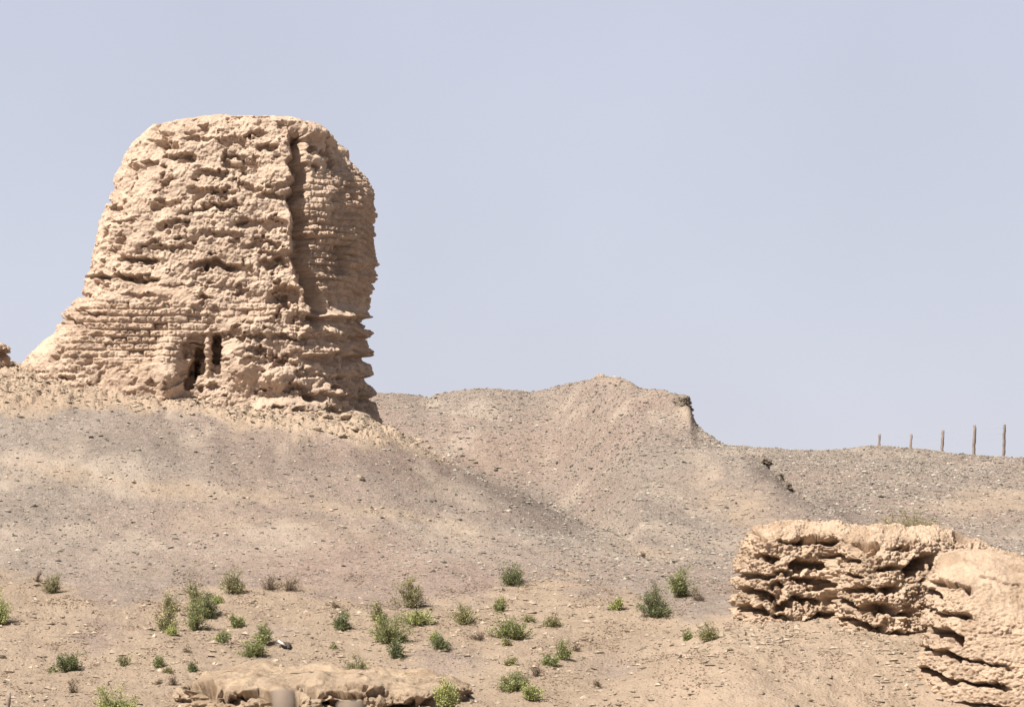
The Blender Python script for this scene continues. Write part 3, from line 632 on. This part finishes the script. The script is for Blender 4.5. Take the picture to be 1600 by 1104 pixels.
MC = [(1485,905,34,14,.42,.12,.16),(1448,942,24,13,.34,.4,.12),(1485,953,34,13,.36,.1,.14),(1465,978,42,22,.52,.25,.16),(1462,1010,38,16,.44,.25,.18),(1528,1030,54,6,.2,.25,.08),(1455,1045,38,14,.44,.3,.18),(1525,1064,56,8,.32,.1,.14),(1445,1078,34,12,.4,.3,.16),(1520,1098,56,8,.3,.05,.12),(1570,905,40,5,.12,.2,.05),(1450,915,20,12,.3,.3,.1)]
mass = eroded('mud_mound', pl, (pu(1475, 52.6), pu(1900, 52.4)), m_top, lambda X, Y: 0 * X - 3.6, 1100,
    [(0, 0), (0.04, 0.3), (0.12, 0.5), (0.24, 0.7), (0.42, 0.87), (0.65, 0.97), (0.85, 1.0), (1, 1.0)],
    dict(rows=480, caves=[(a_, b_, c_ * 1.05, d_ * 0.95, e_ * 1.5, f_, g_ * 1.1) for (a_, b_, c_, d_, e_, f_, g_) in MC], s=1.5, med=.05, la=.025, lb=.03, ud=.5, col=SANDY * .96), 340)
tag(mass, 'rounded tan mass of melted mud wall with ledged left flank at the right edge', 'ruin mound')

# the undercut earth bank at the bottom
pl = [pu(274, 50.4), pu(284, 49.4), pu(318, 48.9), pu(345, 48.4), pu(380, 48.8), pu(430, 48.3), pu(480, 48.1), pu(520, 48.7), pu(570, 48.3), pu(620, 48.8), pu(660, 48.5), pu(700, 49.1), pu(735, 50.0), pu(735, 51.8), pu(600, 53.0), pu(430, 53.2), pu(320, 52.4)]
def b_top(X, Y):
    return height(X, np.maximum(Y, 51.6)) + 0.05 + 0.13 * np.exp(-((X + 4.2) / 1.3) ** 2 - ((Y - 50.8) / 1.6) ** 2) + 0.10 * fbm(X * 1.1, Y * 0.8, 0 * X, 3, 411) - 0.10 * np.clip((49.6 - Y) / 1.4, 0, 1) * (1 + fbm(X * 1.7, 0 * X, 0 * X, 2, 412)) - 0.05 * np.clip((np.abs(X + 3.2) - 1.6), 0, 2)
BC = [(312,1062,32,26,.85,-.12,.10),(352,1080,26,14,.5,.25,.1),(405,1078,34,14,.55,.1,.12),(424,1090,14,14,.4,0,.1),(492,1074,26,13,.34,.35,.1),(540,1078,30,10,.28,.1,.1),(560,1064,16,9,.2,0,.06),(640,1092,50,16,.45,-.25,.12),(520,1094,18,12,.3,0,.1),(460,1084,14,14,.3,0,.1),(300,1088,30,8,.2,0,.1),(590,1080,20,8,.2,0,.08)]
bank = eroded('earth_bank', pl, (pu(330, 50.8), pu(690, 50.8)), b_top, lambda X, Y: 0 * X - 4.2, 900,
    [(0, 0), (0.01, 0.75), (0.03, 0.92), (0.10, 0.98), (0.45, 0.995), (0.8, 1.0), (1, 1.0)], dict(rows=300, caves=[(a_, b_, c_, d_ * 1.2, e_ * 1.6, f_, g_) for (a_, b_, c_, d_, e_, f_, g_) in BC], s=1.3, med=.08, la=.05, lb=.025, ud=.7, col=np.array([.43, .33, .235])), 400)
tag(bank, 'undercut bank of tan earth with dark hollows at the bottom edge, behind the blurred post', 'earth bank')

# the ruin fragment cut by the left edge
def lumpobj(name, u, v_top, v_base, w, Y, dy, label, cat, seed, caves_=None, col=None, s=2.0, la=.07, group=None, prof=DOME, nc=260, rows=130, med=.06):
    a = w / 2 / FPX * Y; x0 = (u - 800) / FPX * Y; z0 = at(u, v_base, Y)[2]; z1 = at(u, v_top, Y)[2]
    pl = [(x0 + a * math.cos(t) * (1 + 0.12 * math.sin(3 * t + seed)), Y + dy / 2 * math.sin(t)) for t in np.linspace(-math.pi, math.pi, 24, endpoint=False)]
    k = dict(rows=rows, s=s, med=med, la=la, lb=.03)
    if caves_: k['caves'] = caves_
    if col is not None: k['col'] = np.array(col)
    o = eroded(name, pl, ((x0 - a * .4, Y), (x0 + a * .4, Y)), lambda X, Yy: 0 * X + z1 - 0.12 * ((X - x0) / a) ** 2 * (z1 - z0), lambda X, Yy: 0 * X + z0 - 0.25, nc, prof, k, seed)
    return tag(o, label, cat, group)
lumpobj('ruin_fragment', -8, 537, 572, 36, 77.2, 1.2, 'small stub of eroded mud wall cut by the left edge of the photo', 'ruin fragment', 51, [(2, 548, 14, 7, .2, 0, .06)])
# outcrops of crusted earth on the middle hill
oc = (0.23, 0.19, 0.152)
lumpobj('rock_outcrop', 1066, 617, 674, 28, 91.2, 2.2, 'overhanging crusted outcrop with a dark hollow at the right shoulder of the middle hill', 'outcrop', 61, [(1070, 632, 12, 14, .7, .05, .0), (1077, 652, 12, 8, .3, .1, .0)], (.28, .235, .19), la=.05, nc=420, rows=220)
lumpobj('rock_outcrop', 940, 589, 603, 22, 101, 1.4, 'thin tan crust breaking out at the top of the middle hill', 'outcrop', 62, [(938, 595, 10, 6, .45, .1, .15)], (.36, .29, .22))
lumpobj('rock_outcrop', 1224, 755, 776, 22, 80.6, 1.2, 'largest crusted lump with a dark hollow on the spur above the ruined wall', 'outcrop', 63, [(1224, 761, 9, 10, .5, .3, .12)], oc)
lumpobj('rock_outcrop', 1216, 740, 755, 16, 81.4, .9, 'small crusted lump just above the largest one on the spur', 'outcrop', 64, [(1217, 745, 7, 6, .35, .2, .1)], oc)
lumpobj('rock_outcrop', 1193, 718, 731, 18, 83.0, .9, 'highest crusted lump on the spur right of the middle hill', 'outcrop', 65, [(1192, 723, 8, 5, .35, .3, .1)], oc)

# ------------------------------------------------------------------ single rocks
def ico_rock(name, p, s, seed, col, label, squash=0.6, group='dark rocks lying on the gravel slopes'):
    r = random.Random(seed); import bmesh
    bm = bmesh.new(); bmesh.ops.create_icosphere(bm, subdivisions=3, radius=1.0)
    V = np.array([v.co[:] for v in bm.verts]); F = np.array([[l.vert.index for l in f.loops] for f in bm.faces]); bm.free()
    k = 1 + 0.45 * fbm(V[:, 0] * 1.2 + seed, V[:, 1] * 1.2, V[:, 2] * 1.2, 3, seed)
    V = V * k[:, None]; V = np.sign(V) * np.abs(V) ** 0.85; V *= np.array([s * 1.25, s, s * squash])
    me = raw_mesh(name, V, F, False, {'tint': np.tile(np.array(col), (len(V), 1))})
    o = link(name, me, M_STONE, None, (p[0], p[1], p[2] + s * squash * 0.5)); o.rotation_euler = (r.uniform(-.3, .3), r.uniform(-.3, .3), r.uniform(0, 6))
    return tag(o, label, 'rock', group)
for (u, v, px, lb) in [
    (142,684,6,'small dark rock alone on the gravel left of the tower foot'),
    (743,724,7,'dark rock on the saddle right of the tower, left of a pair'),
    (775,735,8,'reddish brown rock on the saddle, right of a pair'),
    (932,820,6,'small dark rock in the hollow below the middle hill'),
    (872,773,5,'tiny dark rock on the lower face of the middle hill'),
    (566,750,7,'dark stone on the gravel slope below the right foot of the tower'),
    (679,782,5,'little dark stone near the end of the pale streak on the slope'),
    (1421,775,6,'dark rock on the far right slope below the wooden fence'),
    (513,720,4,'tiny dark stone just below the tan rubble of the tower'),
    (330,730,5,'flat brownish stone on the slope under the middle of the tower'),
    (640,733,5,'small brown stone by the tip of the rubble fan'),
    (1104,794,4,'tiny brown stone on the pinkish spur in the centre right'),
    (4,1027,7,'dark purple stone at the left edge among the foreground soil')]:
    ico_rock('rock', ground_hit(u, v), px / 2 / FPX * 75 * 1.0, int(u), (0.10, 0.075, 0.055) if px > 5 else (0.15, 0.125, 0.10), lb)
# crumbled blocks that slid off the tower
for i, (u, v, px, lb) in enumerate([
    (508,652,20,'broad crumbly block, uppermost of the slide below the right foot of the tower'),(540,655,16,'crumbly block resting against the right corner of the tower'),(555,672,12,'small tan block under the right corner of the tower'),
    (495,672,11,'tan block in the middle of the rubble slide'),(535,682,12,'lowest tan block of the rubble slide'),(655,690,15,'rough tan block near the tip of the rubble fan'),(672,700,10,'last tan block at the very tip of the rubble fan'),
    (400,650,12,'tan block below the middle of the tower'),(383,655,8,'small clod left of the block below the middle of the tower'),(300,648,9,'clod below the dark niche of the tower'),
    (430,618,16,'lumpy block leaning on the tower foot right of the niche'),(462,640,14,'lumpy block between the slide and the tower foot')]):
    ico_rock('mud_block', ground_hit(u, v), px / 2 / FPX * 75, 700 + i, (0.36, 0.28, 0.205), lb, 0.6, 'blocks fallen from the tower')['category'] = 'block'

# ------------------------------------------------------------------ wood
def tube(pts, rad, n=10, knots=0.0, seed=0):
    pts = np.array(pts, float); rad = np.array(rad, float); r = np.random.RandomState(seed); V = []; m = len(pts)
    for i in range(m):
        t = pts[min(i + 1, m - 1)] - pts[max(i - 1, 0)]; t /= np.linalg.norm(t)
        a = np.cross(t, (0.3, 1, 0.2)); a /= np.linalg.norm(a); b = np.cross(t, a)
        for k in range(n):
            an = 6.2832 * k / n; rr = rad[i] * (1 + knots * (0.5 * math.sin(3 * an + seed) + r.uniform(-.5, .5)))
            V.append(pts[i] + rr * (math.cos(an) * a + math.sin(an) * b))
    V = np.array(V); F = []
    for i in range(m - 1):
        for k in range(n): k2 = (k + 1) % n; F.append((i * n + k, i * n + k2, (i + 1) * n + k2, (i + 1) * n + k))
    base = len(V); V = np.vstack([V, pts[0], pts[-1]])
    for k in range(n):
        k2 = (k + 1) % n; F.append((base, k2, k, k)); F.append((base + 1, (m - 1) * n + k, (m - 1) * n + k2, (m - 1) * n + k2))
    return V, F
def poly_mesh(name, V, F, smooth=True):
    me = bpy.data.meshes.new(name); me.from_pydata([tuple(map(float, v)) for v in V], [], [tuple(dict.fromkeys(f)) for f in F])
    me.polygons.foreach_set('use_smooth', [smooth] * len(me.polygons)); me.update(); return me
def post(name, base, topp, r0, seed, mat, parent=None, n=12, knots=0.12, wob=0.01):
    base = np.array(base, float); topp = np.array(topp, float); r = random.Random(seed); m = 14; pts = []; rad = []
    for i in range(m):
        t = i / (m - 1); p = base + (topp - base) * t + np.array([r.uniform(-wob, wob), r.uniform(-wob, wob), 0]); pts.append(p)
        rad.append(r0 * (1 + r.uniform(-.12, .12)) * (1 - 0.12 * t))
    pts.append(pts[-1] + np.array([0, 0, r0 * .15])); rad.append(r0 * 0.7)
    V, F = tube(pts, rad, n, knots, seed)
    return V, F
# ridge fence
f0 = at(1472, 710, 121.5); fence = empty('wire_fence', f0)
tops = []
for i, (ut, ub, vt) in enumerate([(1374, 1373, 678), (1424, 1422, 678), (1473, 1472, 672), (1523, 1521, 664), (1569, 1567, 663)]):
    Yp = 122.5 - i * 0.3
    tp = at(ut, vt, Yp); bt = at(ub, 722, Yp); bt[2] = min(bt[2], height(np.array([bt[0]]), np.array([Yp]))[0]) - 0.3
    V, F = post('post', bt, tp, 0.055 if i < 2 else 0.065, i, M_WOOD, wob=0.02, knots=.3)
    link('post', poly_mesh('post', V - f0, F), M_WOOD, fence); tops.append((bt, tp))
for k, fr in enumerate((0.93, 0.80, 0.68)):
    pts = []
    for i, (b_, t_) in enumerate(tops):
        p = t_ + (b_ - t_) * 0; p = t_.copy(); p[2] -= (1 - fr) * 1.9; pts.append(p)
        if i < 4:
            q = (t_ + tops[i + 1][1]) / 2; q[2] -= (1 - fr) * 1.9 + 0.02; pts.append(q)
    last = pts[-1] + (pts[-1] - pts[-3]) * 1.0; 
    V, F = tube(pts, [0.0022] * len(pts), 4); link('wire', poly_mesh('wire', V - f0, F), M_WIRE, fence)
tag(fence, 'wire fence on five thin wooden posts along the right skyline', 'fence')
def single_post(u0, v0, u1, v1, Y, r, seed, mat, label, grp=None, name='wooden_post'):
    tp = at(u1, v1, Y); bt = at(u0, v0, Y); d_ = (tp - bt); h = height(np.array([bt[0]]), np.array([Y]))[0]
    if bt[2] > h - .1: bt = bt - d_ / abs(d_[2]) * (bt[2] - h + .2)
    V, F = post(name, bt, tp, r, seed, mat, n=20, knots=0.05)
    org = bt; return tag(link(name, poly_mesh(name, V - org, F), mat, None, org), label, 'post', grp)
single_post(445, 1130, 445, 1080, 12.0, 20.0 / FPX * 12, 1, M_WOODP, 'thick pale blurred post end in front of the earth bank at the bottom edge')
single_post(548, 1150, 545, 1098, 11.5, 24.0 / FPX * 11.5, 2, M_WOODP, 'low blurred post tip barely rising over the bottom edge, right of the taller blurred one')
single_post(11, 1110, 15, 1082, 46.5, 3.3 / FPX * 46.5, 3, M_WOOD, 'thin dark leaning wooden stake at the bottom left corner')
# log standing in the tower foot
p0 = ground_hit(76, 580); p1 = at(66, 542, p0[1] - 0.05); V, F = post('log', p0 - np.array([0, 0, .3]), p1, 0.065, 7, M_WOOD, wob=.015)
tag(link('log', poly_mesh('log', V - p0, F), M_WOOD, None, p0), 'short weathered log leaning at the left foot of the tower', 'log')

# ------------------------------------------------------------------ shrubs
KIND = {  # leaf colour, brown fraction, leaf size, density, twig colour
 'green': ((0.212, 0.238, 0.115), .12, 1.0, 1.0), 'dark': ((0.149, 0.174, 0.098), .12, 1.0, 1.15), 'light': ((0.306, 0.332, 0.153), .08, 1.0, .95),
 'olive': ((0.272, 0.268, 0.153), .25, 1.0, .8), 'grey': ((0.255, 0.255, 0.157), .3, .9, .7), 'dead': ((0.17, 0.119, 0.081), 1.0, .7, .12), 'straw': ((0.289, 0.264, 0.128), .2, .8, .8)}
def shrub(u, vb, h, w, kind, label, seed, lean=0.0, flat=False, name='shrub', cat='shrub', Yfix=None):
    p = ground_hit(u, vb) if Yfix is None else at(u, vb, Yfix)
    r = np.random.RandomState(seed); m = p[1] / FPX; H = h * m * 1.1; Wd = w * m / 2 * 1.2
    col, brown, ls, dens = KIND[kind]; dead = kind == 'dead'; straw = kind == 'straw'
    ns = int(np.clip(11 + w * 0.45, 11, 40)) * (2 if straw else 1)
    root = empty(name, p)
    SV = []; SF = []; LP = []; LD = []; off = 0
    # a few uneven clumps share the stems
    ncl = max(2, int(2 + w / 14)); cl = [(r.uniform(-.75, .75), r.uniform(-.5, .5), r.uniform(.55, 1.0)) for _ in range(ncl)]
    cl[0] = (r.uniform(-.2, .2), 0, 1.0)
    for s in range(ns):
        c = cl[r.randint(ncl)]
        ex = (c[0] + r.normal() * .28) * Wd; ey = (c[1] + r.normal() * .3) * Wd * .9; ez = H * c[2] * r.uniform(.2, 1.05) * (1 - 0.35 * min(1, abs(ex / Wd)) ** 2)
        ex = np.clip(ex, -Wd * 1.05, Wd * 1.05) + lean * ez
        st = np.array([ex * .25 * r.uniform(.2, 1.6), ey * .25, -0.04]); en = np.array([ex, ey, max(ez, .03)])
        mid = (st + en) / 2 + np.array([ex * -.12, 0, ez * .12]) + r.normal(size=3) * .03 * H
        ts = np.linspace(0, 1, 6)[:, None]; cu = st * (1 - ts) ** 2 + mid * 2 * ts * (1 - ts) + en * ts ** 2
        cu = cu + r.normal(size=cu.shape) * .012 * np.array([1, 1, .6])
        rr = (0.006 if not straw else .003) * (0.6 + H)
        V, F = tube(cu, np.linspace(rr, rr * .35, 6), 4); SV.append(V); SF += [tuple(a + off for a in f) for f in F]; off += len(V)
        nb = 4 if dead else 2
        for _ in range(nb):                     # side twigs
            k = r.randint(1, 5); a = cu[k]; dv = r.normal(size=3); dv[2] = abs(dv[2]) * .8; dv /= np.linalg.norm(dv); e = a + dv * H * r.uniform(.15, .55)
            V, F = tube([a, (a + e) / 2 + r.normal(size=3) * .01, e], [rr * .6, rr * .5, rr * .25], 3); SV.append(V); SF += [tuple(q + off for q in f) for f in F]; off += len(V)
            nl = int((22 if not straw else 10) * dens * (0.5 + 1.2 * h / 40)); t_ = r.rand(nl, 1); LP.append(a + (e - a) * t_ + r.normal(size=(nl, 3)) * .018 * (1 + H)); LD.append(np.tile(dv, (nl, 1)))
        nl = int(22 * dens * (0.5 + 1.2 * h / 40)); t_ = 0.25 + .78 * r.rand(nl, 1) ** .7; pt = st * (1 - t_) ** 2 + mid * 2 * t_ * (1 - t_) + en * t_ ** 2
        dv = (en - mid); dv = dv / max(np.linalg.norm(dv), 1e-6)
        LP.append(pt + r.normal(size=(nl, 3)) * .036 * (.6 + H)); LD.append(np.tile(dv, (nl, 1)))
    SV = np.vstack(SV); me = poly_mesh('branches', SV, SF)
    tc = np.array((0.17, 0.125, 0.09) if dead else (0.12, 0.095, 0.065)); at_ = me.attributes.new('tint', 'FLOAT_COLOR', 'POINT')
    at_.data.foreach_set('color', np.tile(np.append(tc, 1).astype(np.float32), len(me.vertices)))
    link('branches', me, M_TWIG, root)
    P = np.vstack(LP); D = np.vstack(LD); P[:, 2] = np.maximum(P[:, 2], 0.0); n = len(P)
    D = D + r.normal(size=(n, 3)) * .7; D /= np.linalg.norm(D, axis=1)[:, None]; B = np.cross(D, r.normal(size=(n, 3))); B /= np.linalg.norm(B, axis=1)[:, None]
    L = (0.012 + 0.014 * r.rand(n, 1)) * ls * (1.6 if straw else 1); wd = L * (0.38 if not straw else .16)
    V = np.stack([P - D * L, P + B * wd, P + D * L, P - B * wd], 1)
    cl_ = 0.75 + 0.5 * r.rand(n, 1); cc = np.tile(np.array(col), (n, 1)) * cl_
    big_ = 0.8 + 0.55 * np.clip(pn(P[:, 0] * 9, P[:, 1] * 9, P[:, 2] * 9 + seed, 3) + .5, 0, 1)[:, None]
    cc = cc * big_; yel = r.rand(n) < .25; cc[yel] *= np.array([1.5, 1.35, .9]); br = r.rand(n) < brown; cc[br] = np.array([.20, .15, .10]) * cl_[br]
    me = raw_mesh('foliage' if not dead else 'dry_leaves', V.reshape(-1, 3), np.arange(n * 4).reshape(-1, 4), False, {'tint': np.repeat(cc, 4, 0)})
    link('foliage' if not dead else 'dry_leaves', me, M_LEAF, root)
    return tag(root, label, cat, 'desert shrubs on the lower slope')
SH = [
 (84,926,34,36,'grey','open grey-green shrub with visible dark stems, alone at the upper left of the shrub belt',.25),
 (55,908,17,12,'dead','tiny bare twig tuft left of the open grey-green shrub',.4),
 (-6,976,50,26,'light','yellow-green shrub cut by the left edge of the photo',0),
 (114,1047,30,40,'dark','dark green shrub low in the left foreground soil',.0),
 (82,1050,10,14,'grey','faint grey sprig left of the dark green foreground shrub',0),
 (194,1039,18,20,'grey','small pale grey-green shrub left of centre in the foreground soil',0),
 (247,1042,18,13,'green','little upright green shrub between the pale one and the earth bank',0),
 (262,1050,9,16,'grey','faint creeping sprig below the little upright green shrub',0),
 (178,1122,46,62,'light','bright green rounded shrub cut by the bottom edge at left',0),
 (266,956,30,20,'olive','upper brownish-green shrub of the leftmost pair in the group left of centre',-.2),
 (258,986,44,28,'olive','lower, taller brownish-green shrub of the leftmost pair in the group left of centre',.1),
 (268,992,16,16,'light','light green sprig at the foot of the brownish-green pair',0),
 (311,948,42,28,'olive','topmost feathery shrub of the dense cluster left of centre',-.3),
 (330,965,40,30,'dark','darkest blue-green shrub at the right side of the dense cluster left of centre',-.1),
 (305,984,46,34,'green','large green shrub at the lower left of the dense cluster left of centre',.05),
 (341,942,14,20,'light','bright green tuft at the upper right of the dense cluster left of centre',0),
 (367,979,22,24,'green','small round green shrub to the right of the dense cluster',-.1),
 (346,1004,21,22,'green','small round shrub below the dense cluster left of centre',.1),
 (364,927,40,36,'olive','upright shrub standing above and right of the dense cluster on the gravel edge',-.1),
 (424,921,24,34,'dead','left half of the dry brown bush pair on the gravel edge',.0),
 (450,923,32,32,'dead','right, fuller half of the dry brown bush pair on the gravel edge',.1),
 (412,1008,32,22,'green','upper leaning shrub just above the earth bank',.1),
 (399,1025,30,46,'green','wide low shrub just above the earth bank, sloping down to the left',.3),
 (295,1019,13,14,'dead','tiny dry clump with an upright stick above the earth bank',0),
 (301,1048,13,10,'dark','tiny dark green tuft at the left end of the earth bank',0),
 (270,1070,17,18,'dead','dry brown clump just left of the dark hollow in the earth bank',-.1),
 (246,1068,9,16,'dead','flat dry clump left of the brown one beside the earth bank',0),
 (533,983,30,26,'dark','dark green shrub with a dark foot left of the central shrubs',.1),
 (528,950,14,26,'dead','sprawling dry twigs above the dark green shrub left of the central shrubs',-.3),
 (522,1013,8,14,'olive','tiny green tuft below the dark green shrub left of the central shrubs',0),
 (560,1051,26,34,'grey','grey-brown shrub above the right half of the earth bank',.0),
 (640,949,50,44,'olive','tall open olive shrub at the top of the central shrubs',.1),
 (590,968,28,26,'olive','upright olive shrub at the left end of the central shrubs',.0),
 (654,974,22,62,'light','low bright yellow-green mat of leaves on the right of the central shrubs',0),
 (612,1004,48,52,'green','largest green shrub in the middle of the central shrubs',.0),
 (619,1028,28,24,'dark','dark rounded shrub at the bottom of the central shrubs',.0),
 (725,974,30,58,'olive','wide olive shrub between the central shrubs and the brown rooted one',.0),
 (695,1015,28,30,'dark','dark green shrub right of the largest central one',.0),
 (680,1000,14,16,'light','light sprig touching the left of the dark green shrub right of the central ones',0),
 (793,914,32,48,'dark','dense dark green shrub standing alone high on the gravel slope, centre',.0),
 (784,955,26,20,'green','small shrub directly below the lone dense dark one',.0),
 (799,997,36,60,'green','broad green shrub with bare brown roots, right of centre',.0),
 (752,998,15,36,'dead','low brown twigs on the left of the broad green shrub with bare roots',0),
 (791,1009,12,16,'olive','small sprig under the broad green shrub with bare roots',0),
 (822,970,10,22,'olive','small flat sprig above the broad green shrub with bare roots',0),
 (860,978,18,30,'olive','flat green shrub to the right of the broad rooted shrub',.2),
 (877,1029,28,15,'green','narrow shrub beside the dark dead twigs, right of centre',.0),
 (901,1017,13,20,'dead','dark dead twigs right of the narrow shrub',0),
 (856,1039,17,28,'green','low bright-tipped shrub at lower left of the narrow one',.2),
 (800,1038,12,20,'olive','small tuft above the pair of shrubs at the bottom right of centre',.1),
 (804,1079,36,42,'green','upper, darker shrub of the bottom pair right of centre',.0),
 (838,1056,20,20,'dead','dry twigs above the light shrub of the bottom pair right of centre',0),
 (828,1092,20,50,'light','low light green shrub of the bottom pair right of centre',0),
 (635,1062,9,16,'olive','tiny yellowish tuft above the right end of the earth bank',0),
 (966,952,17,24,'light','small light green shrub left of the two big ones near the ruined wall',.0),
 (1020,964,50,38,'dark','tall grey-green shrub, left and lower of the two big ones near the ruined wall',.0),
 (1064,932,48,44,'green','tall green shrub, right and upper of the two big ones near the ruined wall',-.05),
 (1092,938,20,24,'dead','bare twigs trailing right of the upper big shrub near the ruined wall',-.3),
 (1072,1000,16,16,'green','small green tuft below the two big shrubs near the ruined wall',.0),
 (1110,1000,26,38,'olive','light olive shrub nearest the left end of the ruined wall',.2),
 (1003,869,9,14,'dead','tiny dry tuft alone in the gravel hollow above the two big shrubs',0),
 (937,1075,16,16,'dead','small dark dead twig in the bare soil at the bottom right of centre',-.3),
 (115,1082,20,18,'dead','thin dry wisps in the lower left soil above the bright green shrub',0),
 (1170,868,30,18,'straw','faint straw-green wisps at the upper left edge of the ruined wall',0)]
for i, (u, v, h, w, k, lb, ln) in enumerate(SH):
    shrub(u, v, h, w, k, lb, 900 + i, ln)
pg = at(1425, 826, 60.5)
shrub(1425, 842, 50, 84, 'straw', 'rounded straw-green tussock behind the top of the ruined wall', 1200, 0, cat='grass tussock', name='grass_tussock', Yfix=60.8)
# shrub growing at the right end of the bank
shrub(694, 1102, 40, 36, 'light', 'grey-green shrub growing at the right end of the earth bank', 1201, 0.0, Yfix=48.2)

# white scrap with a dark stone
p = ground_hit(443, 1012)
ico_rock('rock', p + np.array([.04, .03, 0]), 0.10, 77, (0.09, 0.07, 0.06), 'dark lump behind the white scrap above the earth bank', .7, None)
V, F = tube([p + np.array([-.09, -.12, .14]), p + np.array([-.02, -.13, .09]), p + np.array([.04, -.13, .06])], [.016, .022, .014], 8)
tag(link('plastic_scrap', poly_mesh('plastic_scrap', V - p, F), M_WHITE, None, p), 'small white scrap lying on the soil above the earth bank', 'scrap')
